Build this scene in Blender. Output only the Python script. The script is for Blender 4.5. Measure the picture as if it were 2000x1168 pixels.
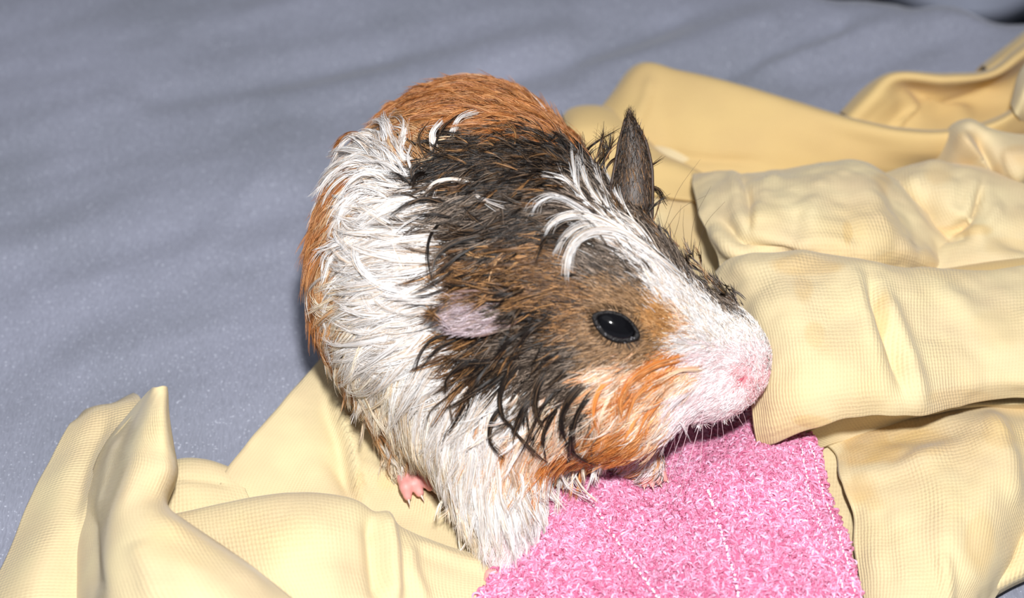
import bpy, math, random
import numpy as np
from mathutils import Vector, Matrix
from mathutils.bvhtree import BVHTree
from mathutils.kdtree import KDTree

for o in list(bpy.data.objects):
    bpy.data.objects.remove(o)
SC = bpy.context.scene
COL = SC.collection
rng = np.random.default_rng(7)

# ------------------------------------------------------------------ camera, light, exposure
# all scene dimensions below are in centimetres and scaled to metres when a mesh is made
CM = 0.01
PITCH = math.radians(45)
DIST, FPX = 50.0, 3850.0
TGT = np.array([0.0, 0.0, 3.0])
FW = np.array([0, math.cos(PITCH), -math.sin(PITCH)])
UP = np.array([0, math.sin(PITCH), math.cos(PITCH)])
RT = np.array([1.0, 0, 0])
CAM = TGT - FW * DIST

cam_data = bpy.data.cameras.new('camera')
cam = bpy.data.objects.new('camera', cam_data)
COL.objects.link(cam)
cam.location = Vector(CAM * CM)
cam.rotation_euler = (math.pi / 2 - PITCH, 0, 0)
cam_data.sensor_width = 36
cam_data.lens = 36 * FPX / 2000
cam_data.clip_start = 0.01
cam_data.dof.use_dof = True
cam_data.dof.focus_distance = 0.475
cam_data.dof.aperture_fstop = 11
SC.camera = cam

SC.view_settings.view_transform = 'Standard'
SC.view_settings.look = 'None'
SC.view_settings.gamma = 1
SC.view_settings.use_curve_mapping = False
SC.view_settings.exposure = 0.0
SC.cycles.use_denoising = True
SC.cycles.max_bounces = 6
SC.cycles.transparent_max_bounces = 4
SC.cycles_curves.shape = 'RIBBONS'

wd = bpy.data.worlds.new('room_light')
SC.world = wd
wd.use_nodes = True
wd.node_tree.nodes['Background'].inputs[0].default_value = (0.82, 0.88, 1.0, 1)
wd.node_tree.nodes['Background'].inputs[1].default_value = 0.24

def area(name, loc, target, size, power, col=(1, 1, 1)):
    l = bpy.data.lights.new(name, 'AREA')
    l.shape = 'DISK'
    l.size = size
    l.energy = power
    l.color = col
    o = bpy.data.objects.new(name, l)
    COL.objects.link(o)
    o.location = loc
    o.rotation_euler = (Vector(target) - Vector(loc)).to_track_quat('-Z', 'Y').to_euler()
    return o

# the camera's flash, just above and left of the lens, and a soft ceiling bounce
area('camera_flash', (0.02, -0.30, 0.46), (0.01, -0.04, 0.02), 0.03, 4.15, (1.0, 0.985, 0.97))
area('ceiling_bounce', (-0.3, -0.2, 1.6), (0, 0, 0), 1.4, 3.6, (0.95, 0.97, 1.0))

# ------------------------------------------------------------------ helpers
def ray(px, py):
    d = FW + RT * ((px - 1000) / FPX) + UP * ((584 - py) / FPX)
    return d / np.linalg.norm(d)

def W(px, py, z):
    """world point (cm) that stands at height z under a point of the photograph"""
    d = ray(px, py)
    return CAM + d * ((z - CAM[2]) / d[2])

def project(P):
    q = P - CAM
    dep = q @ FW
    return np.stack([1000 + FPX * (q @ RT) / dep, 584 - FPX * (q @ UP) / dep], -1)

def srgb(r, g, b):
    f = lambda c: (c / 255 / 12.92) if c / 255 <= 0.04045 else ((c / 255 + 0.055) / 1.055) ** 2.4
    return (f(r), f(g), f(b))

def hash3(ix, iy, iz, seed):
    h = (ix * 374761393 + iy * 668265263 + iz * 2147483647 + seed * 974634777) & 0xFFFFFFFF
    h = ((h ^ (h >> 13)) * 1274126177) & 0xFFFFFFFF
    return ((h ^ (h >> 16)) & 0xFFFF) / 32767.5 - 1.0

def vnoise(P, scale, seed=0):
    q = np.asarray(P, float) * scale
    i = np.floor(q).astype(np.int64)
    f = q - i
    f = f * f * f * (f * (f * 6 - 15) + 10)
    r = 0
    for dx in (0, 1):
        for dy in (0, 1):
            for dz in (0, 1):
                w = (f[..., 0] if dx else 1 - f[..., 0]) * (f[..., 1] if dy else 1 - f[..., 1]) * (f[..., 2] if dz else 1 - f[..., 2])
                r = r + w * hash3(i[..., 0] + dx, i[..., 1] + dy, i[..., 2] + dz, seed)
    return r

def fbm(P, scale, seed=0, octv=3):
    return sum(vnoise(P, scale * 2 ** k, seed + k) * 0.5 ** k for k in range(octv))

def mesh_obj(name, verts_cm, faces, mat, parent=None, uv=None, smooth=True):
    me = bpy.data.meshes.new(name)
    v = np.asarray(verts_cm, float) * CM
    me.from_pydata(v.tolist(), [], faces if isinstance(faces, list) else faces.tolist())
    if uv is not None:
        l = me.uv_layers.new(name='UVMap')
        idx = np.empty(len(me.loops), np.int32)
        me.loops.foreach_get('vertex_index', idx)
        l.data.foreach_set('uv', np.asarray(uv, np.float32)[idx].ravel())
    me.polygons.foreach_set('use_smooth', [smooth] * len(me.polygons))
    me.update()
    o = bpy.data.objects.new(name, me)
    COL.objects.link(o)
    if mat:
        me.materials.append(mat)
    if parent:
        o.parent = parent
        o.matrix_parent_inverse = parent.matrix_world.inverted()
    return o

def spl(P, n):
    """smooth curve through the rows of P, resampled to n even steps of chord length"""
    P = np.asarray(P, float)
    m = len(P)
    if m == 2:
        t = np.linspace(0, 1, n)[:, None]
        return P[0] * (1 - t) + P[1] * t
    c = np.r_[0, np.cumsum(np.maximum(np.sqrt((np.diff(P[:, :3] if P.ndim == 2 else P, axis=0) ** 2).reshape(m - 1, -1).sum(1)), 1e-6) ** 0.75)]
    return spl_t(P, c, n)

def spl_t(P, c, n):
    m = len(P)
    T = np.empty_like(P)
    for i in range(m):
        a, b = max(i - 1, 0), min(i + 1, m - 1)
        if a == i or b == i:
            T[i] = (P[b] - P[a]) / (c[b] - c[a])
        else:
            d0 = (P[i] - P[a]) / (c[i] - c[a]); d1 = (P[b] - P[i]) / (c[b] - c[i])
            T[i] = (d0 * (c[b] - c[i]) + d1 * (c[i] - c[a])) / (c[b] - c[a])
    s = np.linspace(0, c[-1], n)
    k = np.clip(np.searchsorted(c, s, side='right') - 1, 0, m - 2)
    h = c[k + 1] - c[k]
    t = (s - c[k]) / h
    sh = (n,) + (1,) * (P.ndim - 1)
    t = t.reshape(sh); h = h.reshape(sh)
    return ((2 * t ** 3 - 3 * t ** 2 + 1) * P[k] + (t ** 3 - 2 * t ** 2 + t) * h * T[k]
            + (-2 * t ** 3 + 3 * t ** 2) * P[k + 1] + (t ** 3 - t ** 2) * h * T[k + 1])

def grid_faces(nr, nc):
    a = np.arange(nr * nc).reshape(nr, nc)
    return np.stack([a[:-1, :-1], a[:-1, 1:], a[1:, 1:], a[1:, :-1]], -1).reshape(-1, 4)

def grid_normals(G):
    du = np.gradient(G, axis=1); dv = np.gradient(G, axis=0)
    n = np.cross(du, dv)
    n /= np.linalg.norm(n, axis=-1, keepdims=True) + 1e-9
    if n[..., 2].mean() < 0:
        n = -n
    return n

def seg_dist(q, A, B):
    ab = B - A
    t = np.clip(((q - A) @ ab) / (ab @ ab), 0, 1)
    return np.linalg.norm(q - (A + t[..., None] * ab), axis=-1), t

def patch(name, rows, mat, parent=None, stains=(), nu=90, nv=90, creases=(), rough=0.05, rsc=0.35, seed=1, thick=0.09, zadd=0.0, raw=False, clampz=None):
    """a piece of cloth through rows of (photo x, photo y, height in cm)"""
    R = np.stack([spl([W(x, y, z + zadd) for x, y, z in r], nu) for r in rows])
    dif = np.sqrt((np.diff(R, axis=0) ** 2).sum(-1)).mean(1)
    c = np.r_[0, np.cumsum(np.maximum(dif, 1e-3) ** 0.75)]
    G = spl_t(R, c, nv)
    N = grid_normals(G)
    px = project(G)
    disp = rough * fbm(G, rsc, seed, 3)
    for cr in creases:
        pts, amp, wid = cr[0], cr[1], cr[2]
        pts = spl(np.array([(a, b, 0) for a, b in pts], float), 14)[:, :2]
        d = np.full(px.shape[:2], 1e9); tt = np.zeros(px.shape[:2])
        for i in range(len(pts) - 1):
            dd, t = seg_dist(px, pts[i], pts[i + 1])
            m = dd < d
            d = np.where(m, dd, d); tt = np.where(m, (i + t) / (len(pts) - 1), tt)
        env = np.clip(np.sin(np.pi * np.clip(tt * 0.9 + 0.05, 0, 1)) * 1.6, 0, 1)
        disp = disp + amp * env * np.exp(-(d / wid) ** 2)
    G = G + N * disp[..., None]
    if clampz is not None:
        G[..., 2] = np.maximum(G[..., 2], clampz)
    if raw:
        return G, N
    lu = np.r_[0, np.cumsum(np.linalg.norm(np.diff(G, axis=1), axis=-1).mean(0))]
    lv = np.r_[0, np.cumsum(np.linalg.norm(np.diff(G, axis=0), axis=-1).mean(1))]
    uv = np.stack(np.meshgrid(lu, lv), -1).reshape(-1, 2) * 0.1
    o = mesh_obj(name, G.reshape(-1, 3), grid_faces(nv, nu), mat, parent, uv)
    if stains:
        st = np.zeros(px.shape[:2])
        wv = 0.45 * fbm(G, 0.8, 51, 3)
        for sx, sy, rx, ry, am in stains:
            q = np.sqrt(((px[..., 0] - sx) / rx) ** 2 + ((px[..., 1] - sy) / ry) ** 2) + wv
            st = np.maximum(st, am * np.clip((1.15 - q) / 0.5, 0, 1))
        o.data.attributes.new('stain', 'FLOAT', 'POINT').data.foreach_set('value', st.astype(np.float32).ravel())
    if thick:
        s = o.modifiers.new('thickness', 'SOLIDIFY')
        s.thickness = thick * CM
        s.offset = 0
    return o

def empty(name, loc_cm, label, cat, group=None):
    o = bpy.data.objects.new(name, None)
    COL.objects.link(o)
    o.location = Vector(np.asarray(loc_cm, float) * CM)
    o.empty_display_size = 0.02
    o['label'] = label; o['category'] = cat
    if group:
        o['group'] = group
    bpy.context.view_layer.update()
    return o

def curves_obj(name, P, rad, colr, mat, parent, tip=0.15, radp=None, root=1.0):
    """P: (N, K, 3) strands in cm"""
    N, K = P.shape[:2]
    cu = bpy.data.hair_curves.new(name)
    cu.add_curves([K] * N)
    cu.position_data.foreach_set('vector', (P * CM).astype(np.float32).ravel())
    t = np.linspace(0, 1, K)
    if radp is None:
        radp = np.broadcast_to((1 - (1 - tip) * t ** 2) * np.clip(root + t * 5, 0, 1), (N, K))
    r = (np.asarray(rad).reshape(-1, 1) * radp) * CM
    a = cu.attributes.get('radius') or cu.attributes.new('radius', 'FLOAT', 'POINT')
    a.data.foreach_set('value', np.broadcast_to(r, (N, K)).astype(np.float32).ravel())
    if colr is not None:
        c = np.ones((N, 4), np.float32)
        c[:, :3] = colr
        cu.attributes.new('tint', 'FLOAT_COLOR', 'POINT').data.foreach_set('color', np.repeat(c, K, axis=0).ravel())
    cu.materials.append(mat)
    o = bpy.data.objects.new(name, cu)
    COL.objects.link(o)
    if parent:
        o.parent = parent
        o.matrix_parent_inverse = parent.matrix_world.inverted()
    return o

# ------------------------------------------------------------------ materials
def new_mat(name):
    m = bpy.data.materials.new(name)
    m.use_nodes = True
    nt = m.node_tree
    b = nt.nodes['Principled BSDF']
    return m, nt, b

def N_(nt, t, **kw):
    n = nt.nodes.new(t)
    for k, v in kw.items():
        setattr(n, k, v)
    return n

def knit_material(name, base, stain, dark, rib=70.0, stain_amt=0.5, bump=0.35, ang=0.0):
    m, nt, b = new_mat(name)
    L = nt.links.new
    tc = N_(nt, 'ShaderNodeTexCoord')
    n1 = N_(nt, 'ShaderNodeTexNoise'); n1.inputs['Scale'].default_value = 22; n1.inputs['Detail'].default_value = 5
    L(tc.outputs['Object'], n1.inputs['Vector'])
    r1 = N_(nt, 'ShaderNodeValToRGB')
    r1.color_ramp.elements[0].position = 0.52; r1.color_ramp.elements[1].position = 0.74
    L(n1.outputs['Fac'], r1.inputs['Fac'])
    mu = N_(nt, 'ShaderNodeMath', operation='MULTIPLY'); mu.inputs[1].default_value = stain_amt
    L(r1.outputs['Color'], mu.inputs[0])
    mx = N_(nt, 'ShaderNodeMix', data_type='RGBA'); mx.inputs[6].default_value = (*base, 1); mx.inputs[7].default_value = (*stain, 1)
    at = N_(nt, 'ShaderNodeAttribute'); at.attribute_name = 'stain'
    mxx = N_(nt, 'ShaderNodeMath', operation='MAXIMUM')
    L(mu.outputs[0], mxx.inputs[0]); L(at.outputs['Fac'], mxx.inputs[1])
    L(mxx.outputs[0], mx.inputs[0])
    n2 = N_(nt, 'ShaderNodeTexNoise'); n2.inputs['Scale'].default_value = 60; n2.inputs['Detail'].default_value = 3
    L(tc.outputs['Object'], n2.inputs['Vector'])
    mpr = N_(nt, 'ShaderNodeMapRange'); mpr.inputs[1].default_value = 0.3; mpr.inputs[2].default_value = 0.7
    mpr.inputs[3].default_value = 0.0; mpr.inputs[4].default_value = 0.75
    L(n2.outputs['Fac'], mpr.inputs[0])
    mx2 = N_(nt, 'ShaderNodeMix', data_type='RGBA'); mx2.inputs[7].default_value = (*dark, 1)
    L(mpr.outputs[0], mx2.inputs[0]); L(mx.outputs[2], mx2.inputs[6])
    # rows of knit stitches
    mp = N_(nt, 'ShaderNodeMapping'); mp.inputs['Rotation'].default_value[2] = ang
    L(tc.outputs['UV'], mp.inputs['Vector'])
    w = N_(nt, 'ShaderNodeTexWave', bands_direction='X'); w.inputs['Scale'].default_value = rib / 2; w.inputs['Distortion'].default_value = 1.2
    w.inputs['Detail'].default_value = 2; w.inputs['Detail Scale'].default_value = 2
    L(mp.outputs[0], w.inputs['Vector'])
    w2 = N_(nt, 'ShaderNodeTexWave', bands_direction='Y'); w2.inputs['Scale'].default_value = rib / 2 * 0.8; w2.inputs['Distortion'].default_value = 2.5
    w2.inputs['Detail'].default_value = 2; w2.inputs['Detail Scale'].default_value = 3
    L(mp.outputs[0], w2.inputs['Vector'])
    ad = N_(nt, 'ShaderNodeMath', operation='MULTIPLY_ADD'); ad.inputs[1].default_value = 0.45
    L(w2.outputs['Fac'], ad.inputs[0]); L(w.outputs['Fac'], ad.inputs[2])
    bp = N_(nt, 'ShaderNodeBump'); bp.inputs['Strength'].default_value = bump; bp.inputs['Distance'].default_value = 0.0004
    n4 = N_(nt, 'ShaderNodeTexNoise'); n4.inputs['Scale'].default_value = 45; n4.inputs['Detail'].default_value = 3
    L(tc.outputs['Object'], n4.inputs['Vector'])
    mr4 = N_(nt, 'ShaderNodeMapRange'); mr4.inputs[1].default_value = 0.35; mr4.inputs[2].default_value = 0.65; mr4.inputs[3].default_value = bump * 0.25; mr4.inputs[4].default_value = bump * 1.25
    L(n4.outputs['Fac'], mr4.inputs[0]); L(mr4.outputs[0], bp.inputs['Strength'])
    n5 = N_(nt, 'ShaderNodeTexNoise'); n5.inputs['Scale'].default_value = 900; n5.inputs['Detail'].default_value = 2
    L(tc.outputs['Object'], n5.inputs['Vector'])
    ad5 = N_(nt, 'ShaderNodeMath', operation='MULTIPLY_ADD'); ad5.inputs[1].default_value = 0.7
    L(n5.outputs['Fac'], ad5.inputs[0]); L(ad.outputs[0], ad5.inputs[2])
    L(ad5.outputs[0], bp.inputs['Height']); L(bp.outputs[0], b.inputs['Normal'])
    # yarn gaps are a touch deeper in colour
    mx3 = N_(nt, 'ShaderNodeMix', data_type='RGBA', blend_type='MULTIPLY')
    mr = N_(nt, 'ShaderNodeMapRange'); mr.inputs[1].default_value = 0.0; mr.inputs[2].default_value = 0.5; mr.inputs[3].default_value = 0.22; mr.inputs[4].default_value = 0.0
    L(ad.outputs[0], mr.inputs[0]); L(mr.outputs[0], mx3.inputs[0]); L(mx2.outputs[2], mx3.inputs[6])
    mx3.inputs[7].default_value = (0.72, 0.62, 0.5, 1)
    L(mx3.outputs[2], b.inputs['Base Color'])
    b.inputs['Roughness'].default_value = 0.85
    b.inputs['Specular IOR Level'].default_value = 0.2
    b.inputs['Sheen Weight'].default_value = 0.15
    return m

def sheet_material():
    m, nt, b = new_mat('grey_sheet')
    L = nt.links.new
    tc = N_(nt, 'ShaderNodeTexCoord')
    n1 = N_(nt, 'ShaderNodeTexNoise'); n1.inputs['Scale'].default_value = 16; n1.inputs['Detail'].default_value = 6
    mp = N_(nt, 'ShaderNodeMapping'); mp.inputs['Scale'].default_value = (1, 0.8, 1)
    L(tc.outputs['Object'], mp.inputs[0]); L(mp.outputs[0], n1.inputs['Vector'])
    rp = N_(nt, 'ShaderNodeValToRGB')
    rp.color_ramp.elements[0].position = 0.3; rp.color_ramp.elements[0].color = (*srgb(126, 130, 143), 1)
    rp.color_ramp.elements[1].position = 0.7; rp.color_ramp.elements[1].color = (*srgb(143, 146, 163), 1)
    L(n1.outputs['Fac'], rp.inputs['Fac'])
    # slubs of the weave, drawn out along the warp
    mp2 = N_(nt, 'ShaderNodeMapping'); mp2.inputs['Scale'].default_value = (2600, 500, 500)
    L(tc.outputs['Object'], mp2.inputs[0])
    n2 = N_(nt, 'ShaderNodeTexNoise'); n2.inputs['Scale'].default_value = 1; n2.inputs['Detail'].default_value = 3
    L(mp2.outputs[0], n2.inputs['Vector'])
    r2 = N_(nt, 'ShaderNodeMapRange'); r2.inputs[1].default_value = 0.3; r2.inputs[2].default_value = 0.7; r2.inputs[3].default_value = 0.86; r2.inputs[4].default_value = 1.12
    L(n2.outputs['Fac'], r2.inputs[0])
    mx = N_(nt, 'ShaderNodeMix', data_type='RGBA', blend_type='MULTIPLY'); mx.inputs[0].default_value = 1
    L(rp.outputs[0], mx.inputs[6]); L(r2.outputs[0], mx.inputs[7])
    # pale flecks of lint
    v = N_(nt, 'ShaderNodeTexNoise'); v.inputs['Scale'].default_value = 1500; v.inputs['Detail'].default_value = 2
    L(tc.outputs['Object'], v.inputs['Vector'])
    r3 = N_(nt, 'ShaderNodeMapRange'); r3.inputs[1].default_value = 0.64; r3.inputs[2].default_value = 0.72; r3.inputs[3].default_value = 0.0; r3.inputs[4].default_value = 0.55
    L(v.outputs['Fac'], r3.inputs[0])
    mx2 = N_(nt, 'ShaderNodeMix', data_type='RGBA'); mx2.inputs[7].default_value = (*srgb(215, 220, 235), 1)
    L(r3.outputs[0], mx2.inputs[0]); L(mx.outputs[2], mx2.inputs[6])
    L(mx2.outputs[2], b.inputs['Base Color'])
    bp = N_(nt, 'ShaderNodeBump'); bp.inputs['Strength'].default_value = 0.3; bp.inputs['Distance'].default_value = 0.0003
    L(n2.outputs['Fac'], bp.inputs['Height']); L(bp.outputs[0], b.inputs['Normal'])
    b.inputs['Roughness'].default_value = 0.75
    b.inputs['Specular IOR Level'].default_value = 0.3
    b.inputs['Sheen Weight'].default_value = 0.2
    return m

def plain(name, col, rough=0.5, spec=0.5, noise=0.0, nscale=300, sss=0.0, coat=0.0, bump=0.0):
    m, nt, b = new_mat(name)
    b.inputs['Roughness'].default_value = rough
    b.inputs['Specular IOR Level'].default_value = spec
    b.inputs['Coat Weight'].default_value = coat
    if sss:
        b.inputs['Subsurface Weight'].default_value = sss
        b.inputs['Subsurface Radius'].default_value = (1, 0.35, 0.25)
        b.inputs['Subsurface Scale'].default_value = 0.002
    tc = N_(nt, 'ShaderNodeTexCoord')
    n = N_(nt, 'ShaderNodeTexNoise'); n.inputs['Scale'].default_value = nscale; n.inputs['Detail'].default_value = 4
    nt.links.new(tc.outputs['Object'], n.inputs['Vector'])
    mx = N_(nt, 'ShaderNodeMix', data_type='RGBA')
    mx.inputs[6].default_value = (*[c * (1 - noise) for c in col], 1)
    mx.inputs[7].default_value = (*[min(1, c * (1 + noise)) for c in col], 1)
    nt.links.new(n.outputs['Fac'], mx.inputs[0]); nt.links.new(mx.outputs[2], b.inputs['Base Color'])
    if bump:
        bp = N_(nt, 'ShaderNodeBump'); bp.inputs['Strength'].default_value = bump; bp.inputs['Distance'].default_value = 0.0004
        nt.links.new(n.outputs['Fac'], bp.inputs['Height']); nt.links.new(bp.outputs[0], b.inputs['Normal'])
    return m

def attr_material(name, rough=0.5, spec=0.4, noise_s=0.0, trans=0.0):
    m, nt, b = new_mat(name)
    a = N_(nt, 'ShaderNodeAttribute'); a.attribute_name = 'tint'
    nt.links.new(a.outputs['Color'], b.inputs['Base Color'])
    b.inputs['Roughness'].default_value = rough
    b.inputs['Specular IOR Level'].default_value = spec
    if trans:
        tr = N_(nt, 'ShaderNodeBsdfTranslucent')
        nt.links.new(a.outputs['Color'], tr.inputs['Color'])
        mx = N_(nt, 'ShaderNodeMixShader'); mx.inputs[0].default_value = trans
        out = nt.nodes['Material Output']
        nt.links.new(b.outputs[0], mx.inputs[1]); nt.links.new(tr.outputs[0], mx.inputs[2]); nt.links.new(mx.outputs[0], out.inputs['Surface'])
    return m

# ------------------------------------------------------------------ the bed and what lies beyond it
M_SHEET = sheet_material()
e0, e1 = W(1690, 0, 0), W(2000, 44, 0)
xs = np.r_[np.linspace(-70, -20, 26)[:-1], np.linspace(-20, 22, 170), np.linspace(22, 70, 26)[1:]]
def edge_y(x):
    s = (e1[1] - e0[1]) / (e1[0] - e0[0])
    return e0[1] + s * np.clip(x - e0[0], -40, 60) + 0.22 * np.sin(x * 0.9 + 1.0) + 0.12 * np.sin(x * 2.3)
tn = np.r_[np.linspace(0, 0.42, 20)[:-1], np.linspace(0.42, 1.0, 170)]
X, T_ = np.meshgrid(xs, tn)
Y = -48 + (edge_y(X) + 48) * T_
Z = np.zeros_like(X)
a = math.radians(24)
ua, va = X * math.cos(a) + Y * math.sin(a), -X * math.sin(a) + Y * math.cos(a)
Q = np.stack([ua * 0.28, va, 0 * ua], -1)
fade = np.clip((Y + 12) / 16, 0.25, 1)
Z += 0.16 * fade * fbm(Q, 0.38, 11, 3)
b_ = math.radians(62)
Q2 = np.stack([(X * math.cos(b_) + Y * math.sin(b_)) * 0.3, -X * math.sin(b_) + Y * math.cos(b_), 0 * X], -1)
Z += 0.10 * fbm(Q2, 0.30, 21, 3)
# soft ridges of the slack sheet behind the animal
pxy = project(np.stack([X, Y, Z], -1))
for pts, amp, wid in [([(300, 175), (520, 140), (760, 95)], -0.22, 26), ([(560, 190), (820, 130), (1100, 60)], 0.22, 34),
                      ([(930, 150), (1150, 95), (1330, 20)], -0.2, 24), ([(1150, 120), (1330, 75), (1500, 25)], 0.2, 26),
                      ([(1400, 135), (1530, 80), (1640, 35)], -0.28, 18), ([(1500, 110), (1620, 75), (1750, 30)], 0.18, 22),
                      ([(120, 640), (330, 540), (560, 400)], -0.10, 40), ([(130, 420), (330, 350), (560, 270)], 0.10, 40),
                      ([(350, 520), (430, 430), (520, 330)], 0.10, 25), ([(1560, 150), (1700, 120), (1840, 60)], -0.15, 22)]:
    pts = np.array(pts, float)
    d = np.minimum(seg_dist(pxy, pts[0], pts[1])[0], seg_dist(pxy, pts[1], pts[2])[0])
    Z += amp * np.exp(-(d / wid) ** 2)
G = np.stack([X, Y, Z], -1)
# the overhang at the far edge
last = G[-1]
rows = []
for k, (dy, dz) in enumerate([(0.5, -0.12), (0.9, -0.5), (1.15, -1.2), (1.3, -2.5), (1.5, -6), (1.4, -14), (1.3, -24)]):
    r = last.copy(); r[:, 1] += dy + 0.25 * k / 7 * np.sin(r[:, 0] * 1.3); r[:, 2] += dz
    rows.append(r)
G = np.concatenate([G, np.array(rows)], 0)
G[..., 2] -= 0.3
sheet = mesh_obj('bed_sheet', G.reshape(-1, 3), grid_faces(*G.shape[:2]), M_SHEET)
sheet['label'] = 'blue-grey woven bed sheet spread over the whole bed under everything'
sheet['category'] = 'bed sheet'

def slab(name, x0, x1, y0, y1, z0, z1, mat):
    v = [(x, y, z) for z in (z0, z1) for y in (y0, y1) for x in (x0, x1)]
    f = [(0, 2, 3, 1), (4, 5, 7, 6), (0, 1, 5, 4), (2, 6, 7, 3), (0, 4, 6, 2), (1, 3, 7, 5)]
    return mesh_obj(name, v, f, mat, smooth=False)

M_DARK = plain('dark_floor', srgb(26, 34, 44), 0.8, 0.3, 0.3, 40)
fl = slab('floor', -260, 260, -160, 260, -46, -44, M_DARK)
fl['kind'] = 'structure'
M_WALL = plain('wall_paint', srgb(120, 122, 126), 0.9, 0.2, 0.05, 20)
for nm, q in (('wall_back', (-260, 260, 256, 262, -46, 200)), ('wall_left', (-266, -260, -160, 262, -46, 200)), ('wall_right', (260, 266, -160, 262, -46, 200))):
    slab(nm, *q, M_WALL)['kind'] = 'structure'

# pale cushion on the floor behind the bed
cu_ = W(1905, -44, -36)
nu_, nv_ = 40, 40
uu, vv = np.meshgrid(np.linspace(-1, 1, nu_), np.linspace(-1, 1, nv_))
hh = np.clip((1 - uu ** 4) * (1 - vv ** 4), 0, 1) ** 0.5
rad_ = np.maximum(np.abs(uu), np.abs(vv)) / (np.sqrt(uu ** 2 + vv ** 2) + 1e-6)
rr = (1 - 0.45 * (1 - 1 / (np.abs(uu) ** 3 + np.abs(vv) ** 3 + 1e-6) ** 0) ) * np.minimum(1, (np.maximum(np.abs(uu), np.abs(vv)) + 1e-6) / ((np.abs(uu) ** 4 + np.abs(vv) ** 4) ** 0.25 + 1e-6))
hh = np.clip(1 - uu ** 4, 0, 1) ** 0.5 * np.clip(1 - vv ** 4, 0, 1) ** 0.5
cr_, sr_ = math.cos(0.7), math.sin(0.7)
px_, py_ = uu * 11 * rr, vv * 11 * rr
top_ = np.stack([px_ * cr_ - py_ * sr_, px_ * sr_ + py_ * cr_, hh * 4.5], -1)
bot_ = np.stack([px_ * cr_ - py_ * sr_, px_ * sr_ + py_ * cr_, -hh * 3.5], -1)
vs = np.concatenate([top_.reshape(-1, 3), bot_.reshape(-1, 3)])
vs[:, 2] += 0.15 * fbm(vs, 0.3, 3)
fs = np.concatenate([grid_faces(nv_, nu_), grid_faces(nv_, nu_)[:, ::-1] + nu_ * nv_])
near_ = vs[vs[:, 1].argmin()]
cc = W(1903, 28, -40.3) - near_ * np.array([1, 1, 0]); cc[2] = -40.3
pil = mesh_obj('cushion', vs, fs, plain('pale_blue_cotton', srgb(206, 212, 232), 0.8, 0.2, 0.05, 80))
pil.location = Vector(cc * CM)
pil['label'] = 'pale blue cushion on the dark floor beyond the bed, at the top right corner'
pil['category'] = 'cushion'

# ------------------------------------------------------------------ the yellow shirt
YB, YS, YD = srgb(217, 201, 159), srgb(205, 167, 96), srgb(203, 181, 146)
M_KNIT = knit_material('pale_yellow_rib_knit', YB, YS, YD, stain_amt=0.45)
M_KNIT2 = knit_material('pale_yellow_rib_knit_across', YB, YS, YD, stain_amt=0.3, ang=math.pi / 2)
M_JERSEY = knit_material('pale_yellow_jersey', srgb(208, 180, 124), YS, srgb(200, 171, 120), stain_amt=0.2, bump=0.15)

shirt = empty('yellow_shirt', (0, 0, 0.3), 'crumpled pale yellow ribbed knit shirt lying under and around the guinea pig', 'shirt')
SP = []
def P_(name, rows, label=None, mat=M_KNIT, **kw):
    o = patch(name, rows, mat, shirt, **kw)
    if label:
        o['label'] = label
    SP.append(o)
    return o

# flat ground layer of the shirt under the animal and the towel
P_('shirt_back', [
    [(655, 665, .30), (800, 560, .35), (1000, 420, .35), (1120, 225, .4), (1240, 200, .4), (1500, 260, .4), (1800, 290, .4), (2080, 200, .4)],
    [(640, 690, .75), (800, 600, .8), (1000, 480, .6), (1120, 262, 1.1), (1240, 250, 1.0), (1500, 320, .6), (1800, 350, .6), (2080, 260, .6)],
    [(560, 780, 1.0), (720, 760, .8), (960, 700, .5), (1220, 420, .6), (1320, 420, .6), (1560, 500, .5), (1850, 500, .5), (2080, 450, .5)],
    [(480, 870, 1.0), (700, 880, .55), (930, 850, .4), (1200, 700, .5), (1400, 700, .5), (1650, 760, .5), (1850, 760, .5), (2080, 700, .5)],
    [(430, 945, 0.9), (640, 990, .5), (900, 960, .45), (1150, 950, .5), (1450, 950, .5), (1650, 980, .5), (1850, 950, .5), (2080, 900, .5)],
    [(418, 1040, 0.7), (620, 1080, .5), (860, 1080, .5), (1130, 1120, .5), (1450, 1130, .5), (1650, 1150, .5), (1800, 1120, .5), (2000, 1020, .5)],
    [(400, 1200, 0.5), (600, 1230, .5), (850, 1240, .5), (1130, 1260, .5), (1450, 1260, .5), (1620, 1240, .5), (1760, 1200, .5), (1960, 1120, .5)],
], 'flat part of the shirt running beneath the animal', nu=150, nv=120,
   creases=[([(650, 765), (685, 870), (706, 985)], 0.34, 9), ([(628, 780), (660, 880), (682, 980)], -0.16, 14), ([(640, 900), (700, 1000), (690, 1080)], -0.12, 14),
            ([(720, 920), (790, 950), (870, 1010)], 0.22, 16), ([(730, 880), (722, 920), (735, 960)], 0.14, 9), ([(560, 800), (600, 880), (620, 960)], 0.10, 30),
            ([(1250, 330), (1330, 360), (1400, 380)], 0.25, 16), ([(1290, 480), (1330, 540), (1350, 620)], 0.2, 20),
            ([(1260, 300), (1400, 340), (1560, 330)], -0.15, 14), ([(1630, 880), (1650, 980), (1640, 1100)], 0.1, 10)],
   rough=0.12, rsc=0.45, seed=3, stains=[(1640, 860, 60, 20, .6), (1330, 450, 60, 60, .5), (760, 950, 40, 20, .3), (700, 960, 14, 40, .4)])

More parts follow.
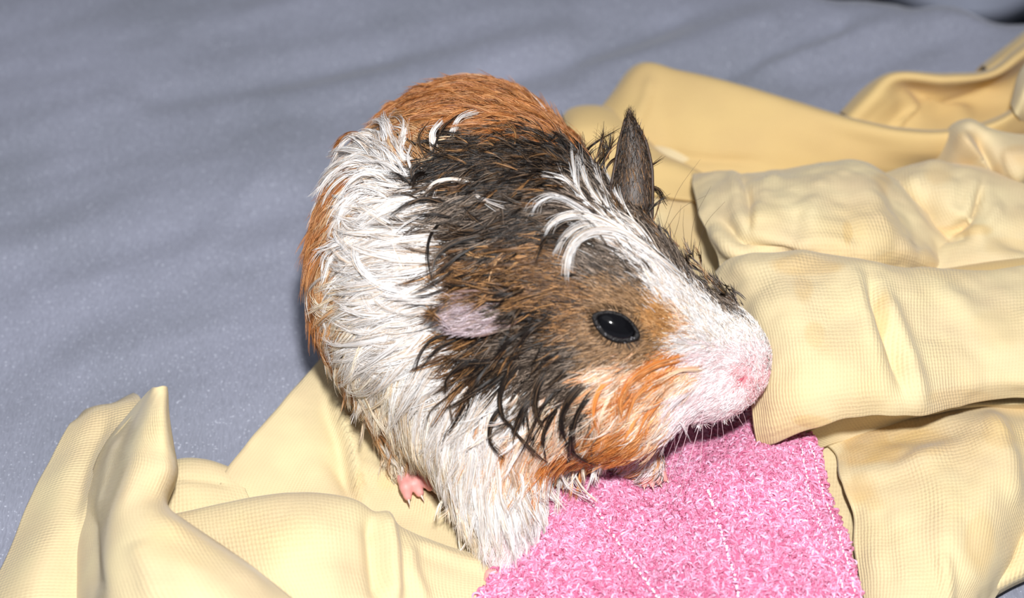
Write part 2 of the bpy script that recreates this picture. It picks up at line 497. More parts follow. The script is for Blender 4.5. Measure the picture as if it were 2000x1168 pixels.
# strip that runs down the left edge behind the standing fold
P_('side_fold', [
    [(262, 770, 0.2), (215, 790, 0.2), (170, 800, 0.2), (142, 836, .2)],
    [(275, 785, 0.9), (240, 790, 1.1), (185, 800, 1.0), (135, 830, .7)],
    [(290, 860, 1.1), (240, 860, 1.3), (180, 860, 1.2), (95, 905, .6)],
    [(260, 960, 1.2), (210, 960, 1.3), (140, 960, 1.2), (55, 990, .6)],
    [(220, 1060, 1.1), (180, 1060, 1.0), (100, 1060, 1.3), (15, 1090, .6)],
    [(210, 1140, 1.0), (160, 1150, 1.0), (70, 1150, 1.3), (-30, 1180, .5)],
    [(210, 1240, 1.0), (160, 1250, 1.0), (50, 1250, 1.2), (-70, 1280, .5)],
], mat=M_KNIT2, creases=[([(215, 800), (165, 900), (140, 1010)], -0.2, 22), ([(260, 820), (200, 930), (150, 1100)], 0.15, 14)], seed=4)

# low loop of cloth seen between the standing fold and the animal's side
P_('low_fold', [
    [(318, 930, 0.1), (350, 915, 0.1), (400, 912, .1), (460, 930, .1)],
    [(318, 918, 0.8), (350, 903, 1.0), (400, 903, 1.0), (465, 922, .8)],
    [(310, 960, 0.9), (350, 945, 1.1), (410, 945, 1.0), (480, 960, .8)],
    [(300, 1020, 0.8), (350, 1010, 0.9), (420, 1005, .9), (500, 1010, .7)],
    [(300, 1070, 0.6), (350, 1070, 0.6), (420, 1070, .6), (500, 1070, .6)],
], nu=40, nv=40, creases=[([(330, 935), (400, 940), (450, 950)], -0.06, 8)], seed=5)

# bright flap in front
P_('front_flap', [
    [(315, 1030, 1.0), (430, 1010, 1.1), (560, 990, 1.2), (690, 1000, 1.1), (745, 1040, .9), (850, 1090, .6), (960, 1125, .5)],
    [(310, 1010, 1.7), (430, 987, 2.0), (560, 969, 2.2), (690, 978, 2.0), (750, 1015, 1.6), (850, 1065, .95), (965, 1098, .75)],
    [(320, 1050, 1.9), (450, 1045, 2.4), (570, 1030, 2.6), (690, 1040, 2.3), (760, 1065, 1.8), (860, 1110, 1.1), (985, 1130, .8)],
    [(350, 1130, 1.7), (470, 1120, 2.4), (580, 1110, 2.6), (690, 1110, 2.1), (775, 1125, 1.6), (860, 1150, 1.1), (985, 1165, .8)],
    [(400, 1200, 1.2), (500, 1190, 2.0), (600, 1180, 2.3), (700, 1180, 2.0), (780, 1190, 1.4), (870, 1200, 1.0), (990, 1210, .7)],
    [(400, 1320, .7), (500, 1310, 1.0), (600, 1310, 1.2), (700, 1310, 1.0), (790, 1310, .8), (870, 1300, .7), (990, 1290, .6)],
], 'bright flap of the shirt in front', nu=120, nv=80,
   creases=[([(745, 1000), (760, 1080), (765, 1190)], 0.30, 14), ([(795, 1060), (800, 1110), (830, 1190)], 0.15, 14),
            ([(720, 1010), (725, 1090), (735, 1180)], -0.22, 16), ([(560, 1000), (640, 1060), (650, 1160)], 0.10, 40),
            ([(800, 1060), (890, 1095), (970, 1120)], 0.12, 12)], seed=6)

# tall pointed fold standing at the left, sweeping down to the bright bottom edge
FOLD = [
    [(292, 768, 4.0), (299, 762, 4.3), (308, 756, 4.7), (317, 754, 4.7), (323, 765, 4.2)],
    [(230, 840, 1.9), (262, 826, 3.2), (296, 815, 4.5), (314, 812, 4.6), (327, 820, 3.9)],
    [(198, 886, 1.5), (240, 870, 2.9), (288, 856, 4.4), (316, 858, 4.5), (335, 872, 3.5)],
    [(180, 932, 1.2), (225, 915, 2.7), (280, 900, 4.3), (318, 908, 4.3), (342, 930, 2.4)],
    [(167, 982, 1.1), (212, 966, 2.6), (265, 950, 4.2), (300, 958, 4.0), (322, 1000, 2.0)],
    [(157, 1032, 1.0), (198, 1020, 2.5), (245, 1002, 4.1), (305, 1003, 4.2), (388, 1050, 2.6)],
    [(151, 1087, 1.0), (188, 1076, 2.4), (230, 1062, 4.0), (335, 1058, 4.4), (472, 1108, 2.8)],
    [(149, 1142, 0.9), (184, 1132, 2.3), (222, 1120, 3.9), (365, 1118, 4.5), (552, 1165, 2.9)],
    [(151, 1202, 0.9), (186, 1195, 2.2), (226, 1190, 3.7), (388, 1190, 4.3), (612, 1210, 2.7)],
    [(160, 1300, 0.7), (200, 1300, 1.4), (250, 1300, 2.2), (400, 1300, 2.4), (680, 1300, 1.6)],
]
P_('standing_fold', FOLD, 'tall pointed fold standing up at the left', nu=90, nv=130,
   creases=[([(180, 990), (185, 1080), (195, 1170)], -0.14, 14), ([(235, 850), (215, 930), (200, 1010)], 0.1, 14),
            ([(300, 1010), (400, 1075), (520, 1165)], 0.14, 16), ([(270, 1060), (290, 1110), (300, 1170)], 0.1, 24)], rough=0.05, seed=7, thick=0.12)
# hidden back of that fold, closing the cone
P_('fold_lining', [
    [(322, 764, 4.4), (318, 762, 4.1), (305, 764, 4.0), (292, 769, 3.95)],
    [(334, 872, 3.5), (320, 880, 2.4), (250, 890, 2.0), (199, 888, 1.5)],
    [(341, 928, 2.6), (332, 955, 1.7), (240, 960, 1.4), (181, 934, 1.2)],
    [(326, 985, 2.2), (300, 1000, 1.3), (220, 1010, 1.1), (168, 984, 1.1)],
    [(322, 1005, 2.0), (290, 1030, 1.0), (220, 1040, .9), (158, 1034, 1.0)],
], nu=50, nv=60, seed=8)

# ---- right side, far to near
# collar-like ring of cloth at the far right
P_('collar', [
    [(1640, 232, 0.3), (1700, 180, .3), (1745, 160, .3), (1850, 158, .3), (1935, 148, .3), (1990, 110, .3), (2080, 40, .3)],
    [(1648, 224, 1.0), (1695, 175, 1.5), (1735, 149, 1.9), (1850, 149, 2.0), (1935, 138, 2.0), (1985, 100, 2.2), (2080, 20, 2.2)],
    [(1660, 232, 1.3), (1705, 185, 1.9), (1742, 154, 2.2), (1850, 156, 2.3), (1940, 145, 2.3), (1995, 108, 2.5), (2080, 36, 2.4)],
    [(1690, 240, 1.2), (1735, 200, 1.6), (1775, 172, 1.4), (1850, 178, 1.3), (1945, 165, 1.3), (2010, 130, 1.6), (2080, 80, 1.6)],
    [(1720, 258, .9), (1765, 225, .9), (1810, 205, .8), (1860, 205, .7), (1950, 195, .8), (2020, 170, 1.0), (2080, 140, 1.0)],
    [(1740, 290, .6), (1800, 280, .8), (1850, 270, .8), (1900, 260, .7), (1960, 250, .7), (2030, 230, .8), (2080, 220, .8)],
], mat=M_JERSEY, nu=90, nv=60, creases=[([(1755, 175), (1770, 215), (1740, 260)], 0.2, 10), ([(1760, 240), (1830, 200), (1900, 240)], 0.25, 22),
    ([(1820, 200), (1900, 190), (1950, 170)], -0.2, 12)], seed=9)
P_('collar_back', [
    [(1905, 150, .2), (1950, 110, .2), (2000, 70, .2), (2080, 10, .2)],
    [(1920, 132, 1.0), (1955, 105, 1.2), (2000, 72, 1.3), (2080, 5, 1.3)],
    [(1930, 142, 1.6), (1965, 120, 1.7), (2010, 85, 1.7), (2080, 30, 1.7)],
    [(1940, 170, 1.0), (1980, 150, 1.0), (2020, 120, 1.0), (2080, 80, 1.0)],
], mat=M_JERSEY, nu=40, nv=30, seed=10)

# long waistband running from behind the animal to the right
P_('hem_band', [
    [(1165, 240, 0.2), (1245, 150, .2), (1320, 158, .2), (1430, 185, .2), (1560, 228, .2), (1690, 265, .2), (1830, 285, .2), (1940, 262, .2), (2060, 180, .2)],
    [(1178, 212, 0.9), (1250, 125, 1.6), (1320, 138, 1.7), (1430, 163, 1.8), (1560, 205, 1.8), (1690, 243, 1.9), (1830, 258, 2.1), (1940, 236, 2.4), (2060, 150, 2.6)],
    [(1190, 222, 1.1), (1262, 133, 1.9), (1326, 144, 2.0), (1436, 170, 2.1), (1562, 212, 2.1), (1692, 249, 2.2), (1832, 263, 2.4), (1942, 243, 2.7), (2060, 160, 2.9)],
    [(1210, 250, 1.3), (1280, 190, 1.7), (1340, 200, 1.8), (1440, 222, 1.8), (1560, 252, 1.8), (1690, 280, 1.8), (1820, 296, 1.9), (1930, 276, 2.1), (2060, 210, 2.3)],
    [(1235, 285, 1.1), (1290, 260, 1.2), (1350, 270, 1.3), (1450, 285, 1.3), (1570, 305, 1.2), (1690, 322, 1.2), (1800, 325, 1.1), (1900, 308, 1.2), (2060, 260, 1.5)],
    [(1240, 320, .8), (1300, 310, .8), (1360, 325, .8), (1460, 335, .8), (1580, 345, .7), (1690, 350, .7), (1790, 345, .7), (1890, 330, .7), (2060, 300, .8)],
    [(1240, 360, .5), (1300, 360, .5), (1360, 370, .5), (1460, 380, .5), (1580, 385, .5), (1690, 385, .5), (1790, 380, .5), (1890, 370, .5), (2060, 350, .5)],
], 'long waistband of the shirt', mat=M_JERSEY, nu=140, nv=70, creases=[([(1275, 150), (1262, 200), (1230, 260)], 0.12, 12),
    ([(1250, 285), (1360, 310), (1480, 315)], -0.12, 10)], rough=0.06, seed=12)
P_('lower_fold', [
    [(1085, 262, .2), (1110, 228, .2), (1160, 218, .2), (1210, 232, .2), (1250, 270, .2)],
    [(1088, 250, .9), (1112, 215, 1.2), (1162, 208, 1.3), (1215, 225, 1.2), (1255, 265, 1.0)],
    [(1100, 275, 1.3), (1130, 250, 1.6), (1180, 245, 1.6), (1235, 265, 1.4), (1290, 300, 1.1)],
    [(1120, 320, 1.1), (1160, 310, 1.2), (1220, 310, 1.2), (1290, 330, 1.2), (1380, 350, .9)],
    [(1140, 390, .9), (1180, 380, .9), (1260, 380, .9), (1330, 390, .9), (1430, 400, .7)],
], mat=M_JERSEY, nu=60, nv=50, creases=[([(1240, 320), (1310, 330), (1380, 360)], 0.12, 14)], seed=13)

# middle right folds
P_('gathered_fold', [
    [(1815, 330, .6), (1840, 285, .8), (1862, 250, 1.2), (1890, 240, 1.4), (1930, 262, 1.4), (1990, 275, 1.4), (2080, 265, 1.4)],
    [(1828, 318, 1.4), (1850, 278, 2.2), (1872, 248, 2.9), (1895, 243, 3.1), (1930, 256, 2.9), (1990, 268, 2.7), (2080, 262, 2.8)],
    [(1850, 330, 1.7), (1870, 300, 2.5), (1890, 275, 3.1), (1915, 290, 2.5), (1945, 300, 2.7), (2000, 300, 3.0), (2080, 300, 3.1)],
    [(1880, 345, 1.5), (1890, 325, 2.1), (1915, 310, 2.6), (1935, 330, 2.1), (1965, 345, 2.2), (2010, 335, 2.7), (2080, 335, 2.9)],
    [(1905, 360, 1.1), (1915, 350, 1.5), (1935, 345, 1.9), (1955, 362, 1.3), (1985, 372, 1.1), (2020, 370, 1.5), (2080, 370, 1.8)],
    [(1920, 400, .8), (1930, 390, 1.1), (1950, 380, 1.1), (1970, 385, .8), (1995, 392, .6), (2030, 395, .8), (2080, 395, .9)],
], nu=90, nv=70, creases=[([(1965, 290), (1975, 330), (2000, 365)], 0.1, 10)], seed=14, stains=[(1990, 300, 40, 26, .8), (1895, 290, 24, 26, .6), (1950, 330, 14, 20, .5)])
P_('draped_fold', [
    [(1700, 370, 1.0), (1760, 340, 1.3), (1810, 328, 1.5), (1870, 330, 1.5), (1930, 345, 1.5), (2000, 375, 1.5), (2080, 420, 1.5)],
    [(1712, 355, 1.6), (1760, 332, 2.0), (1810, 319, 2.3), (1870, 322, 2.3), (1930, 338, 2.2), (2000, 372, 2.2), (2080, 415, 2.2)],
    [(1740, 390, 1.7), (1780, 370, 2.4), (1830, 355, 2.7), (1880, 360, 2.7), (1940, 385, 2.6), (2000, 410, 2.6), (2080, 450, 2.6)],
    [(1770, 430, 1.4), (1805, 420, 1.9), (1850, 405, 2.6), (1890, 410, 2.7), (1950, 430, 2.6), (2010, 450, 2.6), (2080, 490, 2.6)],
    [(1780, 462, 1.5), (1828, 466, 1.7), (1870, 448, 2.2), (1905, 450, 2.6), (1960, 470, 2.5), (2020, 490, 2.5), (2080, 520, 2.5)],
    [(1790, 505, 1.8), (1840, 505, 2.0), (1880, 497, 2.3), (1925, 500, 2.5), (1980, 500, 2.5), (2030, 520, 2.4), (2080, 550, 2.2)],
    [(1800, 560, 1.8), (1850, 560, 1.9), (1900, 560, 2.0), (1940, 560, 2.1), (1990, 570, 2.1), (2040, 590, 1.9), (2080, 600, 1.7)],
], nu=90, nv=80, creases=[([(1915, 365), (1905, 410), (1850, 462)], -0.35, 9), ([(1960, 395), (1925, 440), (1870, 475)], 0.12, 14),
    ([(1800, 455), (1850, 470), (1900, 460)], -0.2, 9), ([(1780, 350), (1800, 390), (1790, 430)], 0.12, 14), ([(1870, 335), (1880, 370), (1870, 410)], -0.10, 16)], rough=0.12, rsc=0.6, seed=15, stains=[(1830, 350, 30, 20, .4), (1880, 450, 60, 12, .5), (1960, 480, 40, 24, .3)])
P_('cloth_roll', [
    [(1985, 200, 1.6), (2000, 150, 2.0), (2030, 110, 2.2), (2090, 90, 2.2)],
    [(1976, 205, 2.6), (1990, 155, 3.2), (2020, 112, 3.6), (2090, 80, 3.6)],
    [(1985, 225, 2.9), (2005, 180, 3.7), (2035, 140, 4.1), (2090, 120, 4.1)],
    [(1995, 240, 2.2), (2020, 215, 3.1), (2050, 190, 3.4), (2090, 180, 3.4)],
    [(2010, 250, 1.4), (2030, 240, 2.0), (2060, 230, 2.1), (2090, 230, 2.1)],
], nu=40, nv=40, seed=16)

# lower right: side of the shirt hanging over the bed
P_('shirt_front', [
    [(1590, 850, .6), (1660, 800, .7), (1740, 780, .8), (1820, 760, .9), (1900, 740, 1.0), (1980, 740, 1.0), (2080, 740, 1.0)],
    [(1628, 880, .8), (1690, 835, .9), (1760, 815, 1.0), (1840, 800, 1.3), (1910, 790, 1.4), (1980, 790, 1.2), (2080, 790, 1.2)],
    [(1640, 930, 1.0), (1700, 910, 1.3), (1770, 890, 1.5), (1850, 870, 1.8), (1930, 850, 2.0), (2000, 850, 1.6), (2080, 840, 1.4)],
    [(1665, 1000, 1.1), (1720, 985, 1.6), (1790, 970, 1.8), (1870, 950, 2.1), (1945, 930, 2.2), (2000, 920, 1.8), (2080, 900, 1.5)],
    [(1668, 1070, 1.1), (1730, 1060, 1.7), (1800, 1050, 1.9), (1880, 1035, 2.1), (1950, 1015, 1.9), (1995, 1000, 1.5), (2040, 990, 1.0)],
    [(1680, 1140, 1.0), (1740, 1135, 1.6), (1810, 1130, 1.8), (1870, 1125, 1.8), (1930, 1110, 1.5), (1965, 1090, 1.0), (1990, 1080, .5)],
    [(1690, 1200, .9), (1740, 1200, 1.4), (1800, 1200, 1.6), (1850, 1195, 1.5), (1900, 1185, 1.2), (1925, 1170, .8), (1945, 1160, .4)],
    [(1700, 1300, .6), (1740, 1300, .9), (1790, 1300, 1.0), (1830, 1295, .9), (1870, 1285, .7), (1890, 1270, .5), (1910, 1260, .3)],
], 'lower right side of the shirt, stained tan near the cuff', nu=110, nv=120, creases=[([(1930, 800), (1970, 900), (1985, 990)], 0.16, 18), ([(1640, 900), (1652, 980), (1664, 1100)], 0.12, 9),
    ([(1780, 880), (1840, 960), (1860, 1100)], 0.12, 34), ([(1900, 850), (1880, 960), (1900, 1080)], -0.08, 30),
    ([(1840, 1080), (1850, 1130), (1850, 1190)], 0.14, 14), ([(1720, 960), (1730, 1060), (1750, 1170)], -0.10, 26), ([(1700, 860), (1800, 850), (1900, 830)], -0.14, 20), ([(1660, 930), (1740, 920), (1860, 870)], 0.10, 16)], rough=0.10, rsc=0.5, seed=17, stains=[(1700, 870, 70, 50, .9), (1790, 850, 90, 50, .7), (1690, 960, 50, 40, .6), (1950, 830, 40, 60, .5), (1910, 1050, 30, 60, .45), (1990, 700, 20, 30, .4)])
P_('back_corner', [
    [(1960, 820, .6), (2000, 810, .6), (2080, 800, .6)],
    [(1975, 900, .9), (2010, 890, 1.2), (2080, 880, 1.2)],
    [(1985, 1000, .8), (2015, 990, 1.2), (2080, 980, 1.2)],
    [(1960, 1080, .7), (2000, 1070, 1.0), (2080, 1050, 1.0)],
    [(1930, 1150, .6), (1975, 1130, .7), (2080, 1090, .7)],
    [(1935, 1165, .15), (1980, 1140, .15), (2080, 1100, .15)],
], nu=40, nv=50, seed=18)

# the sleeve: upper part, then the wide cuff panel in front
P_('sleeve', [
    [(1362, 375, .6), (1390, 370, .6), (1440, 365, .8), (1520, 360, .9), (1600, 350, 1.0), (1680, 345, 1.2), (1730, 365, 1.1), (1790, 410, .9), (1850, 470, .8)],
    [(1355, 350, 1.6), (1385, 346, 1.9), (1436, 344, 2.2), (1515, 334, 2.4), (1600, 325, 2.6), (1685, 320, 2.7), (1730, 345, 2.4), (1790, 390, 1.9), (1850, 450, 1.6)],
    [(1362, 390, 2.2), (1395, 392, 2.7), (1450, 390, 3.1), (1520, 385, 3.3), (1600, 378, 3.4), (1680, 372, 3.4), (1745, 395, 3.0), (1800, 430, 2.4), (1855, 480, 1.9)],
    [(1375, 440, 2.6), (1410, 436, 3.1), (1460, 432, 3.5), (1530, 432, 3.6), (1610, 432, 3.6), (1690, 430, 3.6), (1755, 450, 3.1), (1805, 475, 2.4), (1858, 505, 1.7)],
    [(1395, 490, 2.6), (1430, 485, 3.1), (1480, 480, 3.3), (1540, 482, 3.4), (1620, 485, 3.4), (1700, 485, 3.4), (1765, 495, 2.9), (1810, 510, 2.3), (1862, 522, 1.6)],
    [(1410, 540, 2.0), (1450, 530, 2.5), (1490, 522, 2.7), (1550, 520, 2.7), (1625, 530, 2.8), (1700, 530, 2.8), (1770, 530, 2.3), (1815, 535, 1.8), (1868, 540, 1.4)],
    [(1420, 580, 1.2), (1460, 575, 1.5), (1500, 570, 1.7), (1560, 570, 1.7), (1630, 575, 1.8), (1700, 575, 1.8), (1775, 575, 1.5), (1820, 575, 1.3), (1870, 575, 1.0)],
], 'sleeve of the shirt beside the animal\'s face', nu=150, nv=110,
   creases=[([(1445, 342), (1462, 390), (1462, 450)], -0.16, 9), ([(1430, 340), (1440, 380), (1435, 430)], 0.1, 12),
            ([(1400, 420), (1450, 470), (1560, 500)], -0.28, 15), ([(1385, 440), (1430, 490), (1500, 505)], 0.2, 16),
            ([(1640, 375), (1660, 440), (1680, 520)], -0.08, 20), ([(1690, 360), (1730, 440), (1830, 530)], 0.14, 18),
            ([(1520, 340), (1500, 360), (1490, 400)], 0.10, 12), ([(1570, 400), (1550, 450), (1540, 490)], -0.12, 20),
            ([(1610, 350), (1590, 400), (1560, 430)], 0.10, 20), ([(1720, 370), (1770, 420), (1800, 500)], -0.10, 12),
            ([(1500, 500), (1620, 470), (1700, 500)], 0.08, 14)], rough=0.11, rsc=0.7, seed=19, stains=[(1655, 455, 16, 46, .6), (1720, 360, 22, 26, .6), (1760, 505, 70, 18, .5), (1470, 400, 8, 50, .35), (1570, 512, 60, 10, .5), (1500, 430, 40, 40, .12)])
P_('sleeve_panel', [
    [(1800, 560, 1.0), (1850, 550, 1.0), (1900, 545, 1.0), (1950, 535, 1.0), (2080, 520, 1.0)],
    [(1800, 535, 1.9), (1850, 530, 2.1), (1900, 522, 2.3), (1950, 512, 2.4), (2080, 490, 2.4)],
    [(1810, 580, 2.2), (1860, 570, 2.4), (1910, 560, 2.6), (1960, 550, 2.7), (2080, 530, 2.7)],
    [(1800, 680, 2.2), (1860, 680, 2.4), (1910, 670, 2.5), (1960, 660, 2.6), (2080, 640, 2.6)],
], nu=40, nv=30, mat=M_JERSEY, seed=20)
P_('cuff', [
    [(1400, 560, 1.8), (1440, 535, 2.3), (1510, 530, 2.6), (1600, 530, 2.7), (1680, 535, 2.8), (1740, 550, 2.7), (1850, 555, 2.6), (1950, 560, 2.5), (2080, 540, 2.5)],
    [(1398, 535, 2.4), (1438, 508, 3.1), (1510, 500, 3.5), (1600, 502, 3.6), (1680, 512, 3.6), (1745, 528, 3.4), (1850, 532, 3.0), (1950, 530, 2.8), (2080, 515, 2.8)],
    [(1425, 580, 2.9), (1470, 565, 3.6), (1530, 555, 3.9), (1610, 555, 4.0), (1690, 560, 4.0), (1755, 570, 3.7), (1850, 575, 3.3), (1950, 570, 3.1), (2080, 560, 3.1)],
    [(1458, 640, 3.0), (1500, 635, 3.6), (1550, 635, 3.9), (1620, 635, 4.0), (1700, 635, 4.0), (1765, 640, 3.6), (1850, 645, 3.3), (1950, 640, 3.2), (2080, 625, 3.2)],
    [(1474, 710, 2.8), (1510, 710, 3.3), (1560, 712, 3.6), (1630, 712, 3.8), (1700, 710, 3.7), (1775, 712, 3.4), (1855, 712, 3.2), (1950, 705, 3.1), (2080, 695, 3.1)],
    [(1468, 780, 2.5), (1510, 785, 2.9), (1560, 782, 3.2), (1630, 770, 3.4), (1705, 762, 3.4), (1785, 765, 3.2), (1860, 755, 3.0), (1950, 745, 2.9), (2080, 745, 2.9)],
    [(1474, 840, 2.0), (1515, 835, 2.4), (1570, 818, 2.8), (1640, 800, 3.0), (1710, 792, 3.0), (1790, 796, 2.9), (1865, 782, 2.6), (1950, 768, 2.5), (2080, 770, 2.5)],
    [(1480, 876, 1.5), (1520, 862, 2.0), (1580, 836, 2.5), (1645, 812, 2.8), (1712, 804, 2.8), (1790, 808, 2.7), (1868, 792, 2.4), (1950, 778, 2.3), (2080, 782, 2.3)],
], 'wide cuff of the sleeve at the animal\'s nose', nu=170, nv=120,
   creases=[([(1690, 540), (1730, 640), (1760, 760)], -0.26, 14), ([(1715, 560), (1765, 680), (1800, 800)], 0.22, 18), ([(1670, 530), (1690, 620), (1715, 720)], 0.12, 16),
            ([(1430, 530), (1500, 520), (1580, 508)], 0.10, 14), ([(1480, 560), (1450, 620), (1480, 700)], -0.08, 18),
            ([(1850, 560), (1900, 640), (1990, 700)], 0.12, 34), ([(1540, 560), (1560, 680), (1570, 800)], 0.05, 30)],
   rough=0.09, rsc=0.6, seed=21, thick=0.13, stains=[(1575, 522, 60, 16, .6), (1570, 575, 22, 28, .5), (1590, 655, 18, 26, .35), (1725, 650, 10, 60, .5), (1585, 820, 40, 14, .5), (1870, 775, 60, 16, .4), (1960, 640, 50, 40, .15)])
P_('cuff_lining', [
    [(1500, 872, 1.3), (1560, 846, 1.6), (1640, 815, 1.6), (1712, 806, 1.6), (1800, 806, 1.6), (1900, 790, 1.6), (2080, 780, 1.6)],
    [(1520, 880, .9), (1580, 862, 1.1), (1650, 840, 1.1), (1720, 825, 1.1), (1800, 815, 1.1), (1900, 800, 1.2), (2080, 790, 1.2)],
    [(1560, 890, .7), (1600, 876, .75), (1640, 864, .8), (1720, 850, .8), (1810, 830, .8), (1900, 815, .8), (2080, 800, .8)],
], nu=60, nv=20, seed=22)

# ------------------------------------------------------------------ the pink towel
M_TOWEL = plain('pink_terry', srgb(190, 104, 138), 0.9, 0.1, 0.12, 900, bump=0.6)  # ground darker than the loops: shade of the gaps put into its colour
towel_rows = [
    [(1120, 880, 1.0), (1200, 830, 1.0), (1290, 800, .7), (1370, 790, .6), (1440, 785, .7), (1520, 790, 1.1)],
    [(1100, 930, 1.0), (1190, 890, 1.0), (1285, 860, .7), (1370, 850, .7), (1450, 840, 1.0), (1590, 864, 1.5)],
    [(1090, 965, 1.0), (1180, 935, 1.2), (1285, 925, .75), (1370, 910, 1.2), (1470, 900, 1.6), (1602, 925, 1.5)],
    [(1050, 1010, 1.0), (1160, 985, 1.25), (1280, 975, .9), (1370, 960, 1.4), (1490, 960, 1.7), (1618, 985, 1.5)],
    [(1010, 1065, 1.0), (1130, 1050, 1.3), (1270, 1045, 1.2), (1380, 1035, 1.6), (1510, 1035, 1.8), (1648, 1055, 1.5)],
    [(960, 1135, 1.0), (1100, 1130, 1.3), (1260, 1125, 1.4), (1390, 1120, 1.7), (1530, 1120, 1.8), (1668, 1130, 1.5)],
    [(910, 1200, .9), (1060, 1210, 1.2), (1250, 1210, 1.4), (1400, 1210, 1.6), (1550, 1210, 1.6), (1690, 1210, 1.3)],
    [(880, 1300, .7), (1050, 1300, .8), (1250, 1300, .9), (1410, 1300, .9), (1560, 1300, .9), (1700, 1300, .8)],
]
TW_CR = [([(1140, 965), (1200, 1060), (1290, 1180)], -0.10, 9), ([(1385, 965), (1415, 1060), (1445, 1180)], -0.10, 8),
         ([(1235, 900), (1270, 960), (1300, 1010)], -0.15, 30), ([(1480, 900), (1490, 1000), (1500, 1100)], 0.08, 40)]
TG, TN = patch('x', towel_rows, None, nu=160, nv=150, creases=TW_CR, rough=0.10, rsc=0.5, seed=31, raw=True)
lu = np.r_[0, np.cumsum(np.linalg.norm(np.diff(TG, axis=1), axis=-1).mean(0))]
lv = np.r_[0, np.cumsum(np.linalg.norm(np.diff(TG, axis=0), axis=-1).mean(1))]
towel = mesh_obj('pink_towel', TG.reshape(-1, 3), grid_faces(150, 160), M_TOWEL, None, np.stack(np.meshgrid(lu, lv), -1).reshape(-1, 2) * 0.1)
sm = towel.modifiers.new('thickness', 'SOLIDIFY'); sm.thickness = 0.12 * CM; sm.offset = -1
towel['label'] = 'pink terry towel with white stitching lines in front of the guinea pig'
towel['category'] = 'towel'

def grid_sample(Gr, fu, fv):
    nv_, nu_ = Gr.shape[:2]
    a = np.clip(fu, 0, 1) * (nu_ - 1.001); b = np.clip(fv, 0, 1) * (nv_ - 1.001)
    i = a.astype(int); j = b.astype(int); s = (a - i)[:, None]; t = (b - j)[:, None]
    return (Gr[j, i] * (1 - s) + Gr[j, i + 1] * s) * (1 - t) + (Gr[j + 1, i] * (1 - s) + Gr[j + 1, i + 1] * s) * t

def make_pile(n):
    fu, fv = rng.random(n), rng.random(n)
    p = grid_sample(TG, fu, fv); nn = grid_sample(TN, fu, fv); nn /= np.linalg.norm(nn, axis=1, keepdims=True)
    q = project(p)
    keep = np.ones(n, bool)
    for pts, wid in [([(1140, 965), (1200, 1060), (1290, 1180)], 7.5), ([(1385, 965), (1415, 1060), (1445, 1180)], 7.0),
                     ([(1562, 872), (1575, 960), (1600, 1040), (1650, 1180)], 4.5), ([(1583, 872), (1600, 960), (1634, 1050), (1668, 1180)], 4.5)]:
        pts = np.array(pts, float)
        d = np.min([seg_dist(q, pts[i], pts[i + 1])[0] for i in range(len(pts) - 1)], axis=0)
        keep &= d > wid
    p, nn, q = p[keep], nn[keep], q[keep]
    m = len(p)
    K = 7
    ang = rng.random(m) * 6.283
    h1 = np.stack([np.cos(ang), np.sin(ang), np.zeros(m)], 1)
    h1 -= nn * (h1 * nn).sum(1, keepdims=True); h1 /= np.linalg.norm(h1, axis=1, keepdims=True)
    h2 = np.cross(nn, h1)
    hgt = (0.10 + 0.12 * rng.random(m) ** 2)[:, None]
    wdt = (0.05 + 0.09 * rng.random(m))[:, None]
    curl = ((rng.random(m) - .5) * 0.16)[:, None]
    lean = h1 * ((rng.random(m) - .3) * 0.16)[:, None]
    S = np.empty((m, K, 3))
    for k in range(K):
        t = k / (K - 1)
        S[:, k] = p + nn * hgt * math.sin(math.pi * t) ** 0.8 + h1 * wdt * math.cos(math.pi * t) + h2 * curl * math.sin(math.pi * t) + lean * math.sin(math.pi * t)
    base = np.array([srgb(222, 146, 178), srgb(230, 168, 198), srgb(208, 120, 154), srgb(238, 190, 218)])
    ci = rng.choice(4, m, p=[.45, .25, .2, .1])
    nz = 0.5 + 0.5 * np.clip(fbm(p, 0.5, 77) * 1.3, -1, 1)
    c = base[ci] * (0.86 + 0.2 * nz)[:, None] * (0.9 + .2 * rng.random(m))[:, None]
    return S, c
M_PILE = attr_material('terry_loops', 0.8, 0.15)
S, c = make_pile(36000)
pile = curves_obj('terry_pile', S, 0.021 + 0.010 * rng.random(len(S)), c, M_PILE, towel, tip=1.0)
pile['kind'] = 'stuff'

